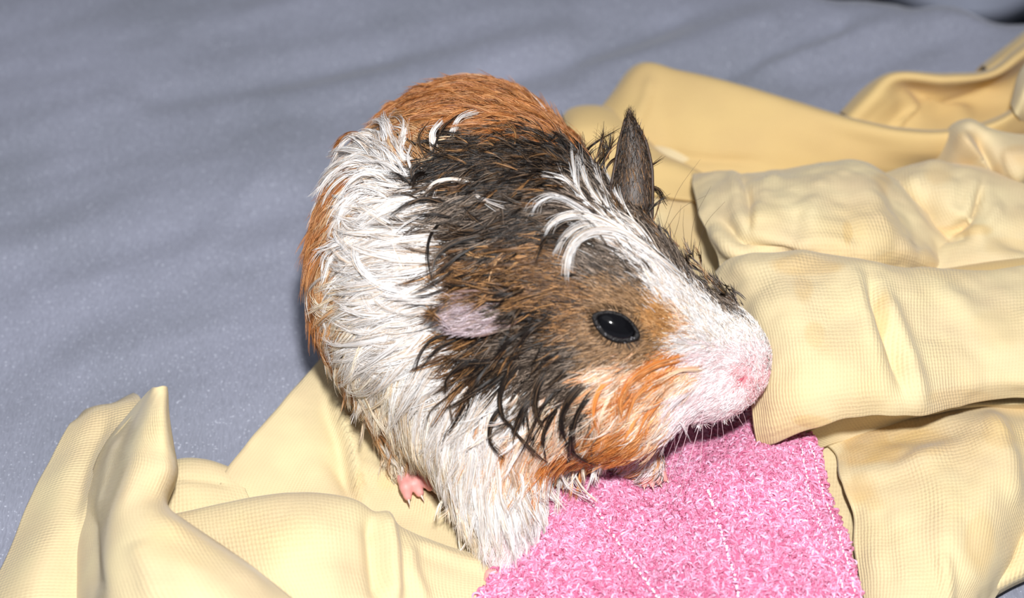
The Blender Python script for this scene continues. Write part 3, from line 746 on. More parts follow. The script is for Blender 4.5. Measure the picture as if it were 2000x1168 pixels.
def stitches(pts, n, rad, name='stitching', gap=0.75, zig=0.0, colr=srgb(240, 205, 228)):
    q = spl(np.array([(a, b, 0) for a, b in pts], float), n * 2 + 1)[:, :2]
    qq = project(TG.reshape(-1, 3)); Gf = TG.reshape(-1, 3); Nf = TN.reshape(-1, 3)
    V, F = [], []
    for i in range(n):
        a, b = q[2 * i], q[2 * i] + (q[2 * i + 2] - q[2 * i]) * gap
        ia = ((qq - a) ** 2).sum(1).argmin(); ib = ((qq - b) ** 2).sum(1).argmin()
        A = Gf[ia] + Nf[ia] * .15; B = Gf[ib] + Nf[ib] * .15
        if np.linalg.norm(B - A) < 0.03:
            B = A + (W(*b, A[2]) - W(*a, A[2]))
        d = B - A; L = np.linalg.norm(d); d /= L
        s = np.cross(d, Nf[ia]); s /= np.linalg.norm(s) + 1e-9; u = np.cross(s, d)
        j = rng.normal(0, .012, 3)
        b0 = len(V)
        for t, r, h in ((0, .3, 0), (.5, 1, .03), (1, .3, 0)):
            for k in range(5):
                an = k * 1.2566
                V.append(A + j + d * L * t + u * h + (s * math.cos(an) + u * math.sin(an)) * rad * r)
        for g in range(2):
            for k in range(5):
                F.append((b0 + g * 5 + k, b0 + g * 5 + (k + 1) % 5, b0 + g * 5 + 5 + (k + 1) % 5, b0 + g * 5 + 5 + k))
    o = mesh_obj(name, V, F, M_THREAD, towel)
    o['kind'] = 'stuff'
    return o
M_THREAD = plain('white_thread', srgb(244, 214, 234), 0.7, 0.2, 0.05)
stitches([(1140, 965), (1200, 1060), (1290, 1180)], 44, 0.046, 'stitching')
stitches([(1385, 965), (1415, 1060), (1445, 1180)], 44, 0.052, 'stitching')
stitches([(1562, 872), (1575, 960), (1600, 1040), (1650, 1180)], 48, 0.032, 'stitching')
stitches([(1583, 872), (1600, 960), (1634, 1050), (1668, 1180)], 44, 0.034, 'hem_stitching')

# ------------------------------------------------------------------ the guinea pig: body shape as a smooth distance field (cm)
def unit(v):
    v = np.asarray(v, float)
    return v / np.linalg.norm(v)
PR = []
def ell(c, r, ax=(1, 0, 0), k=0.7, up=(0, 0, 1)):
    a = unit(ax); s = unit(np.cross(np.asarray(up, float), a)); u = np.cross(a, s)
    PR.append(('e', np.asarray(c, float), np.array(r, float), np.stack([a, s, u]), k))
def cone(a, b, ra, rb, k=0.5):
    PR.append(('c', np.asarray(a, float), np.asarray(b, float), (ra, rb), k))
def sdf(P):
    P = np.asarray(P, float)
    d = None
    for p in PR:
        if p[0] == 'e':
            q = (P - p[1]) @ p[3].T
            k0 = np.linalg.norm(q / p[2], axis=-1); k1 = np.linalg.norm(q / p[2] ** 2, axis=-1) + 1e-9
            di = k0 * (k0 - 1) / k1
        else:
            ab = p[2] - p[1]
            t = np.clip(((P - p[1]) @ ab) / (ab @ ab), 0, 1)
            di = np.linalg.norm(P - (p[1] + t[..., None] * ab), axis=-1) - (p[3][0] * (1 - t) + p[3][1] * t)
        if d is None:
            d = di
        else:
            k = p[4]
            h = np.clip(0.5 + 0.5 * (d - di) / k, 0, 1)
            d = d * (1 - h) + di * h - k * h * (1 - h)
    return d
def sgrad(P, e=0.03):
    g = np.empty_like(P)
    for i in range(3):
        o = np.zeros(3); o[i] = e
        g[..., i] = sdf(P + o) - sdf(P - o)
    return g / (np.linalg.norm(g, axis=-1, keepdims=True) + 1e-9)

ell(W(888, 515, 4.2), (4.2, 3.55, 3.6), (0.25, 1, 0.05))            # barrel and rump
ell(W(925, 362, 4.5), (2.6, 2.85, 2.5), (1, 0.3, 0), 1.0)            # hips at the back
ell(W(985, 400, 6.0), (2.6, 2.1, 2.0), (0.8, -0.6, 0), 1.0)         # shoulder hump
ell(W(985, 700, 3.4), (3.0, 2.7, 2.9), (0.5, -1, -0.2), 1.2)        # chest
HA = unit((1, -0.42, -0.22))
ell(W(1090, 560, 5.5), (3.0, 2.55, 2.35), HA, 0.9)                  # skull
cone(W(1180, 640, 4.9), W(1378, 702, 4.0), 2.35, 1.42, 0.7)         # muzzle
cone(W(1400, 700, 3.95), W(1432, 708, 3.75), 1.05, 0.78, 0.4)       # nose tip
ell(W(1150, 750, 4.1), (2.2, 1.5, 1.7), HA, 0.7)                    # cheek
cone(W(950, 850, 2.6), W(985, 1000, 1.5), 1.5, 0.75, 0.6)           # near front leg
cone(W(985, 1000, 1.5), W(990, 1085, 1.0), 0.72, 0.42, 0.3)
cone(W(820, 800, 2.2), W(800, 900, 1.0), 1.3, 0.5, 0.6)             # near hind leg
cone(W(1180, 800, 2.4), W(1262, 905, 1.35), 1.2, 0.4, 0.4)          # far front leg under the chin

# extract a surface from a distance field (surface nets)
def surface_nets(fn, lo, hi, hs):
    lo = np.array(lo, float); hi = np.array(hi, float)
    n3 = ((hi - lo) / hs).astype(int) + 1
    nx, ny, nz = n3
    gx, gy, gz = np.meshgrid(*[lo[i] + hs * np.arange(n) for i, n in enumerate(n3)], indexing='ij')
    F_ = fn(np.stack([gx, gy, gz], -1))
    ins = F_ < 0
    acc = np.zeros((nx - 1, ny - 1, nz - 1, 3)); cnt = np.zeros((nx - 1, ny - 1, nz - 1))
    sl = lambda o: (slice(o[0], nx - 1 + o[0]), slice(o[1], ny - 1 + o[1]), slice(o[2], nz - 1 + o[2]))
    for a_ in [(i, j, k) for i in (0, 1) for j in (0, 1) for k in (0, 1)]:
        for ax in range(3):
            if a_[ax] == 0:
                b2 = list(a_); b2[ax] = 1
                fa, fb = F_[sl(a_)], F_[sl(b2)]
                m = (fa < 0) != (fb < 0)
                t = np.where(m, fa / np.where(m, fa - fb, 1), 0)
                pt = np.broadcast_to(np.array(a_, float), fa.shape + (3,)).copy(); pt[..., ax] += t
                acc += pt * m[..., None]; cnt += m
    idx = -np.ones(cnt.shape, int); act = cnt > 0; idx[act] = np.arange(act.sum())
    V = lo + hs * (np.argwhere(act) + acc[act] / cnt[act][:, None])
    quads = []
    for ax in range(3):
        u, v = (ax + 1) % 3, (ax + 2) % 3
        s0 = [slice(None)] * 3; s1 = [slice(None)] * 3
        s0[ax] = slice(0, -1); s1[ax] = slice(1, None)
        for c in np.argwhere(ins[tuple(s0)] != ins[tuple(s1)]):
            c = list(c)
            if c[u] == 0 or c[v] == 0 or c[u] >= F_.shape[u] - 1 or c[v] >= F_.shape[v] - 1:
                continue
            q = []
            for du, dv in ((-1, -1), (0, -1), (0, 0), (-1, 0)):
                d = list(c); d[u] += du; d[v] += dv
                q.append(int(idx[tuple(d)]))
            quads.append(q if ins[tuple(c)] else q[::-1])
    return V, quads
BV, quads = surface_nets(sdf, (-6.5, -9.5, 0.2), (7.5, 6.5, 9.2), 0.14)
for _ in range(2):
    BV = BV - sgrad(BV) * sdf(BV)[:, None] * 0.9
bvh = BVHTree.FromPolygons(BV.tolist(), quads)
def hit(px, py):
    """point of the animal's skin seen under a point of the photograph (nearest skin point if it misses)"""
    d = ray(px, py)
    l, n, i, t = bvh.ray_cast(Vector(CAM), Vector(d))
    if l is None:
        best = None
        for s in np.linspace(38, 60, 60):
            p = CAM + d * s
            v = sdf(p[None])[0]
            if best is None or v < best[0]:
                best = (v, p)
        p = best[1]
        return p
    return np.array(l)

# ------------------------------------------------------------------ coat: colour, direction and length of the hair by region of the body
PAL = {
    'O': [(178, 116, 66), (202, 146, 94), (142, 84, 42)],      # orange back
    'o': [(200, 154, 108), (176, 120, 72), (226, 196, 158)],   # thin orange over pale
    'C': [(210, 136, 70), (228, 170, 112), (188, 108, 48)],    # bright orange cheek
    'W': [(234, 229, 226), (250, 248, 248), (212, 194, 176)],
    'Y': [(228, 214, 192), (244, 236, 224), (196, 168, 132)],  # cream, lower flank and legs
    'D': [(24, 19, 16), (44, 35, 29), (104, 82, 62)],
    'B': [(112, 80, 52), (44, 32, 24), (182, 136, 88)],        # ticked brown
    'G': [(84, 72, 62), (156, 138, 122), (34, 28, 24)],        # ticked grey brown
    'T': [(150, 118, 86), (186, 150, 112), (88, 66, 46)],      # tan round the eye
    'P': [(236, 206, 176), (226, 168, 122), (250, 234, 220)],
    'K': [(246, 228, 228), (252, 246, 247), (232, 202, 204)],  # pinkish white muzzle
    'A': [(200, 150, 94), (222, 178, 126), (166, 118, 70)],    # tan-orange before the eye
    'E': [(190, 172, 178), (222, 208, 214), (136, 116, 122)],  # thin hair inside the ear
    'N': [(238, 186, 190), (246, 220, 222), (222, 160, 164)],  # pink skin round the nose
}
PALN = {k: np.array([srgb(*c) for c in v]) for k, v in PAL.items()}
KEYS = list(PAL)
# photo x, y, hair direction x, y, length cm, lift, curl, colour
SEEDS = [
    # back and rump
    (760, 225, -.6, -.1, .9, .5, .3, 'O'), (850, 200, -.8, .0, .9, .45, .2, 'O'), (930, 195, -1, -.05, .9, .4, .2, 'O'), (1040, 235, -1, -.25, .9, .35, .2, 'O'),
    (1120, 280, -1, -.4, .9, .35, .2, 'O'), (960, 235, -1, .05, 1.0, .3, .3, 'O'), (840, 240, -1, .1, 1.0, .4, .3, 'O'), (690, 285, -1, .4, .9, .4, .3, 'O'),
    (680, 340, -.7, .8, 1.0, .25, .2, 'O'), (640, 400, -.5, 1, 1.0, .2, .1, 'O'), (610, 470, -.15, 1, 1.0, .15, .1, 'O'), (608, 540, .05, 1, 1.0, .15, .1, 'O'),
    (625, 610, .2, 1, 1.1, .15, .1, 'O'), (645, 670, .4, 1, 1.1, .2, .1, 'o'), (690, 740, .6, 1, 1.1, .2, .1, 'o'), (735, 800, .4, 1, 1.0, .2, .1, 'o'),
    (770, 860, .1, 1, .9, .2, .1, 'Y'), (690, 380, -.8, .7, 1.0, .2, .1, 'o'), (660, 450, -.6, .8, 1.1, .2, .2, 'O'), (650, 520, -.5, 1, 1.2, .2, .2, 'o'), (672, 480, -.8, .6, 1.2, .2, .2, 'o'), (662, 560, -.5, .9, 1.2, .2, -.3, 'o'), (672, 630, -.3, 1, 1.2, .2, -.3, 'o'), (700, 400, -.8, .5, 1.1, .2, .1, 'o'),
    (790, 250, -.4, -.6, 1.0, .5, .4, 'o'), (820, 300, -.3, -.8, 1.0, .4, .4, 'o'),
    # white band
    (750, 300, -.35, -1, 1.5, .55, .5, 'W'), (725, 300, -.9, -.4, 1.4, .5, -.5, 'W'), (775, 355, -.3, -.8, 1.3, .45, .4, 'W'), (735, 370, -.8, .3, 1.3, .4, .4, 'W'),
    (800, 400, -.9, -.1, 1.2, .35, .2, 'W'), (740, 430, -1, .1, 1.1, .4, -.7, 'W'), (810, 470, -1, .1, 1.5, .3, -.3, 'W'), (725, 500, -1, .35, 1.3, .4, -.8, 'W'),
    (850, 540, -1, .15, 1.5, .25, -.3, 'W'), (770, 560, -1, .3, 1.5, .35, -.7, 'W'), (710, 580, -.9, .6, 1.3, .35, -.7, 'Y'), (810, 620, -1, .4, 1.8, .3, -.6, 'W'),
    (740, 650, -.8, .8, 1.8, .35, -.6, 'W'), (820, 680, -.8, .7, 1.8, .3, -.5, 'W'), (700, 680, -.4, 1, 1.6, .3, -.5, 'Y'), (770, 730, -.4, 1, 1.6, .3, -.4, 'Y'),
    (850, 750, -.5, 1, 1.7, .3, -.3, 'W'), (790, 800, .0, 1, 1.5, .3, -.3, 'Y'), (840, 830, -.05, 1, 1.5, .3, -.2, 'Y'), (900, 800, -.3, 1, 1.7, .3, -.3, 'W'),
    (900, 880, -.1, 1, 1.6, .3, -.2, 'W'), (960, 850, -.1, 1, 1.6, .25, .0, 'W'), (870, 930, .05, 1, 1.3, .3, .1, 'Y'), (950, 940, .0, 1, 1.5, .25, .1, 'W'),
    (1010, 930, .15, 1, 1.4, .3, .2, 'W'), (930, 1000, .0, 1, 1.1, .2, .1, 'Y'), (985, 1020, .05, 1, 1.1, .15, .1, 'K'), (985, 1070, .0, 1, .9, .1, .2, 'K'),
    (1060, 940, .3, 1, 1.2, .35, .2, 'W'), (1120, 920, .4, 1, 1.2, .4, .1, 'W'), (800, 890, .2, 1, .7, .2, .1, 'Y'),
    # dark saddle
    (890, 290, -.9, .0, .7, .25, .2, 'D'), (960, 290, -1, .1, .6, .3, .3, 'D'), (1040, 320, -1, .0, .6, .3, .3, 'D'), (1110, 350, -.9, -.2, .6, .3, .2, 'D'),
    (860, 330, -1, .3, .8, .3, .3, 'D'), (940, 350, -1, .2, .6, .2, .3, 'D'), (1020, 370, -1, .2, .6, .2, .2, 'D'), (900, 390, -1, .25, .9, .25, .3, 'G'),
    (970, 410, -1, .2, .8, .2, .2, 'G'), (1060, 400, -.9, .1, .6, .15, .1, 'G'), (1100, 420, -.9, .1, .6, .15, .1, 'G'), (1040, 450, -1, .2, .8, .2, .1, 'D'),
    (960, 455, -1, .3, 1.1, .3, -.5, 'D'), (1120, 460, -1, .3, .6, .2, .0, 'D'),
    # near side of the head, behind the eye
    (960, 490, -1, .2, .6, .2, .2, 'G'), (1040, 500, -1, .15, .55, .2, .2, 'B'), (910, 530, -1, .2, .6, .2, .2, 'B'), (980, 540, -1, .15, .6, .2, .3, 'B'),
    (1080, 520, -.9, -.2, .55, .2, .2, 'B'), (1150, 520, -.8, -.5, .45, .12, .1, 'G'), (1190, 505, -.9, -.4, .4, .1, .1, 'G'), (1230, 530, -.9, -.4, .35, .1, .0, 'G'),
    (1050, 570, -1, .05, .5, .2, .2, 'B'), (1130, 580, -1, -.3, .4, .12, .1, 'B'), (1190, 580, -.9, -.3, .3, .08, .0, 'T'), (1240, 590, -.8, -.4, .3, .06, .0, 'T'),
    (1110, 630, -1, .1, .4, .12, .1, 'B'), (1150, 650, -1, .25, .35, .08, .1, 'T'), (1060, 630, -1, .1, .5, .15, .2, 'D'), (1000, 640, -1, .2, .7, .2, .2, 'D'),
    (940, 660, -1, .4, 1.1, .25, -.4, 'B'), (1040, 670, -1, .4, .9, .2, -.4, 'G'), (1100, 690, -1, .5, .7, .15, -.3, 'G'), (990, 700, -.8, .8, 1.2, .3, -.5, 'D'),
    (1060, 730, -.8, .9, 1.1, .25, -.4, 'G'), (1180, 690, -1, .4, .4, .08, -.1, 'T'), (1230, 690, -.9, .35, .35, .06, .0, 'T'), (1130, 740, -.8, .8, .8, .2, -.3, 'G'),
    (1020, 790, -.5, 1, 1.2, .3, -.3, 'W'), (960, 790, -.4, 1, 1.5, .3, -.3, 'W'), (1080, 800, -.4, 1, 1.1, .3, -.3, 'P'), (1140, 800, -.4, 1, .9, .25, -.2, 'G'), (1140, 850, -.4, 1, .9, .3, -.2, 'P'),
    (1040, 860, -.2, 1, 1.1, .3, -.2, 'P'), (980, 860, -.15, 1, 1.4, .3, -.2, 'P'), (1090, 880, -.4, 1, 1.0, .35, -.2, 'C'), (1150, 880, -.4, 1, .9, .35, -.2, 'C'),
    # cheek and muzzle
    (1200, 790, -.5, .9, .9, .2, -.4, 'P'), (1240, 770, -.7, .7, .8, .2, -.4, 'C'), (1180, 740, -.8, .6, .7, .15, -.2, 'P'), (1230, 720, -.9, .4, .6, .1, -.1, 'P'),
    (1200, 855, -.4, 1, .9, .35, -.2, 'C'), (1250, 840, -.5, .8, .8, .35, -.2, 'C'), (1260, 800, -.6, .7, .8, .2, -.2, 'P'), (1280, 780, -.8, .6, .7, .12, -.2, 'P'), (1300, 720, -.9, .35, .5, .08, -.1, 'C'),
    (1290, 820, -.7, .7, .7, .3, -.2, 'P'), (1340, 740, -.9, .4, .4, .08, -.1, 'P'), (1330, 790, -.8, .6, .5, .15, -.1, 'K'), (1370, 760, -.8, .5, .35, .1, .0, 'K'),
    (1360, 810, -.6, .8, .5, .3, .0, 'K'), (1400, 800, -.4, .9, .35, .25, .0, 'K'), (1400, 730, -.9, .3, .25, .06, .0, 'K'), (1435, 690, -.7, -.2, .16, .05, .0, 'K'), (1410, 700, -.8, .0, .2, .05, .0, 'K'), (1449, 735, -.6, .4, .10, .05, .0, 'N'), (1420, 745, -.6, .5, .2, .05, .0, 'K'),
    (1440, 770, -.3, .9, .25, .15, .0, 'K'), (1470, 700, -.3, -.7, .12, .05, .0, 'K'), (1466, 742, .2, .5, .10, .05, .0, 'N'), (1360, 700, -1, .15, .35, .06, .0, 'K'), (1330, 665, -1, .1, .4, .05, .0, 'W'),
    # between eye and blaze
    (1285, 618, -.85, -.3, .3, .05, .0, 'A'), (1305, 638, -.9, -.1, .3, .05, .0, 'A'), (1330, 640, -.9, -.1, .3, .05, .0, 'P'), (1270, 680, -1, .15, .3, .05, .0, 'T'),
    # blaze
    (1450, 640, -.5, -.9, .2, .05, .0, 'W'), (1402, 635, -.75, -.65, .3, .06, .0, 'W'), (1355, 605, -.9, -.5, .35, .06, .0, 'W'), (1300, 565, -.95, -.3, .4, .06, .0, 'W'),
    (1370, 640, -.8, -.5, .3, .05, .0, 'W'), (1285, 535, -.85, -.6, .5, .08, .0, 'W'), (1308, 562, -.85, -.6, .4, .06, .0, 'W'), (1350, 600, -.8, -.6, .35, .06, .0, 'W'), (1285, 490, -.8, -.7, .5, .08, .0, 'G'), (1325, 520, -.8, -.7, .5, .08, .0, 'G'), (1368, 552, -.75, -.7, .4, .08, .0, 'G'), (1405, 582, -.7, -.75, .35, .08, .0, 'G'), (1250, 490, -.85, -.6, .7, .12, -.2, 'W'), (1215, 465, -.85, -.6, .7, .15, .0, 'W'), (1235, 440, -.8, -.7, .6, .12, .0, 'G'), (1270, 462, -.8, -.7, .5, .1, .0, 'G'), (1305, 492, -.8, -.7, .5, .08, .0, 'G'), (1345, 525, -.75, -.7, .45, .08, .0, 'G'), (1385, 560, -.7, -.8, .4, .08, .0, 'G'), (1415, 585, -.6, -.8, .35, .08, .0, 'G'), (1440, 610, -.5, -.9, .3, .06, .0, 'G'),
    (1180, 410, -.6, -.8, .8, .2, .0, 'G'), (1150, 370, -.5, -1, .8, .25, .0, 'G'), (1420, 665, -.6, -.6, .2, .05, .0, 'W'),
    # far side of the head
    (1440, 590, -.5, -.9, .35, .1, .0, 'G'), (1400, 540, -.65, -.8, .5, .12, .0, 'G'), (1350, 500, -.7, -.8, .5, .12, .0, 'G'), (1310, 490, -.75, -.75, .5, .1, .0, 'G'),
    (1300, 450, -.7, -.8, .6, .15, .0, 'B'), (1260, 420, -.6, -.9, .6, .15, .0, 'G'), (1220, 380, -.5, -.9, .6, .2, .0, 'G'), (1190, 340, -.4, -.9, .7, .3, .2, 'D'),
    (1150, 330, -.5, -.8, .7, .3, .2, 'D'), (1380, 545, -.7, -.7, .4, .08, .0, 'G'), (1460, 620, -.4, -.9, .25, .06, .0, 'W'),
]
sp = np.array([hit(s[0], s[1]) for s in SEEDS])
sn = sgrad(sp)
sdv = np.array([RT * s[2] - UP * s[3] for s in SEEDS])
sdv -= sn * (sdv * sn).sum(1, keepdims=True)
sdv /= np.linalg.norm(sdv, axis=1, keepdims=True)
sl_, slift, scurl = (np.array([s[i] for s in SEEDS]) for i in (4, 5, 6))
sk = np.array([KEYS.index(s[7]) for s in SEEDS])

def field(P, N=None, p=4.0):
    """direction, length, lift, curl blended from the nearest regions"""
    D = np.zeros_like(P); L = np.zeros(len(P)); LF = np.zeros(len(P)); CU = np.zeros(len(P))
    for i in range(0, len(P), 8000):
        q = P[i:i + 8000]
        d2 = ((q[:, None] - sp[None]) ** 2).sum(-1) + 0.02
        w = d2 ** (-p / 2); w /= w.sum(1, keepdims=True)
        D[i:i + 8000] = w @ sdv; L[i:i + 8000] = w @ sl_; LF[i:i + 8000] = w @ slift; CU[i:i + 8000] = w @ scurl
    if N is not None:
        D -= N * (D * N).sum(1, keepdims=True)
    D /= np.linalg.norm(D, axis=1, keepdims=True) + 1e-9
    return D, L, LF, CU

def colour_key(P, jitter=0.0, soft=7.0):
    q = P + rng.normal(0, 1, P.shape) * jitter if jitter else P
    out = np.zeros(len(P), int)
    for i in range(0, len(P), 8000):
        d2 = ((q[i:i + 8000, None] - sp[None]) ** 2).sum(-1) + 0.003
        g = -np.log(-np.log(rng.random(d2.shape) * 0.999998 + 1e-6))
        out[i:i + 8000] = sk[(-np.log(d2) * soft / 2 + g).argmax(1)]
    return out

def strand_colour(keys, vary=0.16, shade=None):
    n = len(keys)
    pick = rng.choice(3, n, p=[.5, .27, .23])
    allp = np.stack([PALN[k] for k in KEYS])
    c = allp[keys, pick]
    f = 1 + vary * 1.4 * rng.normal(0, 1, n).clip(-2, 2)
    if shade is not None:
        f = f * shade
    return np.clip(c * f[:, None], 0.003, 0.97)

# skin mesh with the undercoat colour of each region
bn = sgrad(BV)
def under_colour(P):
    d2 = ((P[:, None] - sp[None]) ** 2).sum(-1) + 0.01
    w = d2 ** (-3.0); w /= w.sum(1, keepdims=True)
    mean = {k: v.mean(0) for k, v in PALN.items()}
    mean['W'] = np.array(srgb(226, 204, 190)); mean['N'] = np.array(srgb(232, 164, 170)); mean['K'] = np.array(srgb(238, 202, 203)); mean['Y'] = np.array(srgb(214, 188, 154))
    mean['D'] = np.array(srgb(38, 30, 26)); mean['G'] = np.array(srgb(84, 72, 62)); mean['B'] = np.array(srgb(92, 66, 44))
    return w @ np.stack([mean[KEYS[k]] for k in sk])
uc = np.concatenate([under_colour(BV[i:i + 4000]) for i in range(0, len(BV), 4000)])
nz_ = np.linalg.norm(BV - hit(1452, 738), axis=1)
wn = 0.8 * np.clip(1 - nz_ / 0.55, 0, 1)[:, None]
uc = uc * (1 - wn) + np.array(srgb(226, 140, 148)) * wn
M_SKIN = attr_material('undercoat', 0.55, 0.4)

pig = mesh_obj('guinea_pig', BV, quads, M_SKIN)
ca = pig.data.attributes.new('tint', 'FLOAT_COLOR', 'POINT')
ca.data.foreach_set('color', np.c_[uc, np.ones(len(uc))].astype(np.float32).ravel())
pig['label'] = 'wet long-haired guinea pig, white, orange and dark brown, crouching on the yellow shirt'
pig['category'] = 'guinea pig'

M_FUR = attr_material('wet_hair', 0.34, 0.42, trans=0.14)

# roots
tri = np.array(quads)
A0, B0, C0, D0 = (BV[tri[:, i]] for i in range(4))
qa = 0.5 * (np.linalg.norm(np.cross(B0 - A0, C0 - A0), axis=1) + np.linalg.norm(np.cross(C0 - A0, D0 - A0), axis=1))
qc = (A0 + B0 + C0 + D0) / 4
eye_c = hit(1203, 637)
def sample_roots(n, weight):
    w = qa * weight; w = w / w.sum()
    f = rng.choice(len(tri), n, p=w)
    u, v = rng.random((n, 1)), rng.random((n, 1))
    return (A0[f] * (1 - u) + B0[f] * u) * (1 - v) + (D0[f] * (1 - u) + C0[f] * u) * v
_, ql, _, _ = field(qc)
qn = sgrad(qc)
side = (-(qn * unit(CAM - np.array([0, 0, 3]))).sum(1) < 0.25).astype(float) * 0.85 + 0.15   # thinner coat where the body faces the bed

def groom(n_guides, per, clump, weight, lmul=1.0, rad=0.0075, K=10, spread=None, jit=0.25, lay=0.04, cj=0.12, curlamp=1.0):
    g0 = sample_roots(n_guides, weight)
    gn = sgrad(g0)
    D, L, LF, CU = field(g0, gn)
    L = L * lmul * (0.75 + 0.5 * rng.random(n_guides))
    LF = LF * (0.6 + 0.9 * rng.random(n_guides))
    CU = CU * (0.2 + 1.5 * rng.random(n_guides)) * curlamp + rng.normal(0, .22, n_guides)
    ang = rng.normal(0, jit, n_guides)
    D = D * np.cos(ang)[:, None] + np.cross(gn, D) * np.sin(ang)[:, None]
    p = g0.copy(); path = [p.copy()]; nrm = [gn]
    d = D; n_ = gn
    h0 = rng.random(n_guides) * lay
    for k in range(1, K):
        t = k / (K - 1)
        Df = field(p, n_)[0]
        c, s = np.cos(CU * 1.3 / (K - 1) * (0.5 + t))[:, None], np.sin(CU * 1.3 / (K - 1) * (0.5 + t))[:, None]
        d = d * 0.8 + Df * 0.2 * (1 - 0.6 * t)
        d = d * c + np.cross(n_, d) * s
        d -= n_ * (d * n_).sum(1, keepdims=True); d /= np.linalg.norm(d, axis=1, keepdims=True)
        lf = (LF * (1.3 - 1.6 * t))[:, None]
        st = d + n_ * lf + np.array([0, 0, -0.10]) * (L > 0.9)[:, None]
        st /= np.linalg.norm(st, axis=1, keepdims=True)
        p = p + st * (L / (K - 1))[:, None]
        sd = sdf(p); n_ = sgrad(p)
        mn = 0.015 + h0 * t
        p = p + n_ * np.maximum(mn - sd, 0)[:, None]
        path.append(p.copy()); nrm.append(n_)
    G = np.stack(path, 1); NN = np.stack(nrm, 1)
    # children
    sp_ = (spread if spread is not None else 0.16)
    gi = np.repeat(np.arange(n_guides), per)
    m = len(gi)
    t1 = D; t2 = np.cross(gn, D)
    r = np.sqrt(rng.random(m)) * sp_ * (0.6 + 0.8 * np.repeat(rng.random(n_guides), per)); a = rng.random(m) * 6.283
    off = t1[gi] * (r * np.cos(a) * 1.6)[:, None] + t2[gi] * (r * np.sin(a))[:, None] + gn[gi] * (rng.random(m) * 0.02)[:, None]
    cl = np.clip(clump + rng.normal(0, .15, m), 0, .97)
    cl = np.where(rng.random(m) < 0.12, cl * 0.3, cl)
    tt = np.linspace(0, 1, K)
    S = G[gi] + off[:, None, :] * (1 - cl[:, None] * tt[None] ** 0.8)[..., None]
    wob = rng.normal(0, 1, (m, 3)) * 0.035
    wob2 = rng.normal(0, 1, (m, 3)) * 0.02
    S += wob[:, None] * (tt ** 2)[None, :, None] + wob2[:, None] * np.sin(tt * 4)[None, :, None]
    # small differences in length
    ls = 0.75 + 0.3 * rng.random(m)
    f = (tt[None] * ls[:, None]) * (K - 1); i0 = np.minimum(f.astype(int), K - 2); fr = (f - i0)[..., None]
    ar = np.arange(m)[:, None]
    S = S[ar, i0] * (1 - fr) + S[ar, i0 + 1] * fr
    sd = sdf(S[:, 1:])
    S[:, 1:] += NN[gi][:, 1:] * np.maximum(0.012 - sd, 0)[..., None]
    rt = S[:, 0]
    keep = np.ones(m, bool)
    e = rt - eye_c
    ex = np.abs(e @ EYE_A) / 0.555; ey = np.abs(e @ EYE_B) / 0.37
    keep &= (ex ** 2 + ey ** 2) > 1.0
    keep &= np.linalg.norm(rt - hit(1452, 738), axis=1) > 0.08 + 0.16 * rng.random(m)
    # no strand may run across the open eye
    mid = S - eye_c
    near = (((mid @ EYE_A) / 0.52) ** 2 + ((mid @ EYE_B) / 0.33) ** 2 < 1).any(1)
    keep &= ~near
    keys = np.where(rng.random(m) < 0.75, np.repeat(colour_key(g0, cj), per), colour_key(rt, cj * 0.7))
    col = strand_colour(keys, 0.12, np.repeat(1 + rng.normal(0, .10, n_guides), per))
    rr = rad * (0.7 + 0.7 * rng.random(m))
    return S[keep], rr[keep], col[keep]

EYE_A = unit(RT * 0.90 - UP * 0.42)        # long axis of the eye
EYE_B = unit(RT * 0.42 + UP * 0.90)
wl = 1.0 / np.maximum(ql, 0.22)
FUR = []
FUR.append(groom(5200, 9, 0.80, side * wl ** 1.4, 1.0, 0.0068, spread=0.13, lay=0.03))                  # dense short under layer
FUR.append(groom(2600, 16, 0.92, side * (ql > 0.45), 1.1, 0.0072, spread=0.17, lay=0.14, jit=0.5))      # wet pointed locks
FUR.append(groom(5200, 7, 0.5, side * (ql <= 0.6) * wl, 1.0, 0.0055, K=7, spread=0.09, lay=0.02, jit=0.12))  # sleek face hair
qk = np.array([sk[((q - sp) ** 2).sum(1).argmin()] for q in qc])
flank = ((qk == KEYS.index('W')) | (qk == KEYS.index('Y'))) & (ql > 1.0)
FUR.append(groom(420, 22, 0.93, side * (flank + 0.02 * (ql > .9)), 1.15, 0.0075, K=13, spread=0.12, lay=0.45, jit=0.4, curlamp=2.2))
FUR.append(groom(900, 7, 0.9, side * (ql > .5), 1.0, 0.0060, K=10, spread=0.05, lay=0.4, jit=0.8, curlamp=2.0))
for i, (s, r, c) in enumerate(FUR):
    o = curves_obj('hair', s, r, c, M_FUR, pig, tip=0.2)
    o['kind'] = 'stuff'
    o['label'] = ['wet undercoat', 'wet pointed tufts of the coat', 'short sleek hair of the face', 'long curling tufts of the flank', 'fine stray wisps'][i]

# ------------------------------------------------------------------ hand-placed wet locks
def path3(pts, lift=0.22, liftend=None):
    """photo points laid on the coat of the animal, lifted clear of it"""
    out = []
    m = len(pts)
    for i, (x, y) in enumerate(pts):
        h = hit(x, y)
        n = sgrad(h[None])[0]
        t = i / (m - 1)
        lf = 0.02 + (lift if liftend is None else lift + (liftend - lift) * t) * math.sin(min(1, t * 1.6) * math.pi / 2)
        sd = max(sdf(h[None])[0], 0)
        out.append(h + (n * 0.5 - FW * 0.5) * max(lf - sd, 0) if i else h)
    return np.array(out)

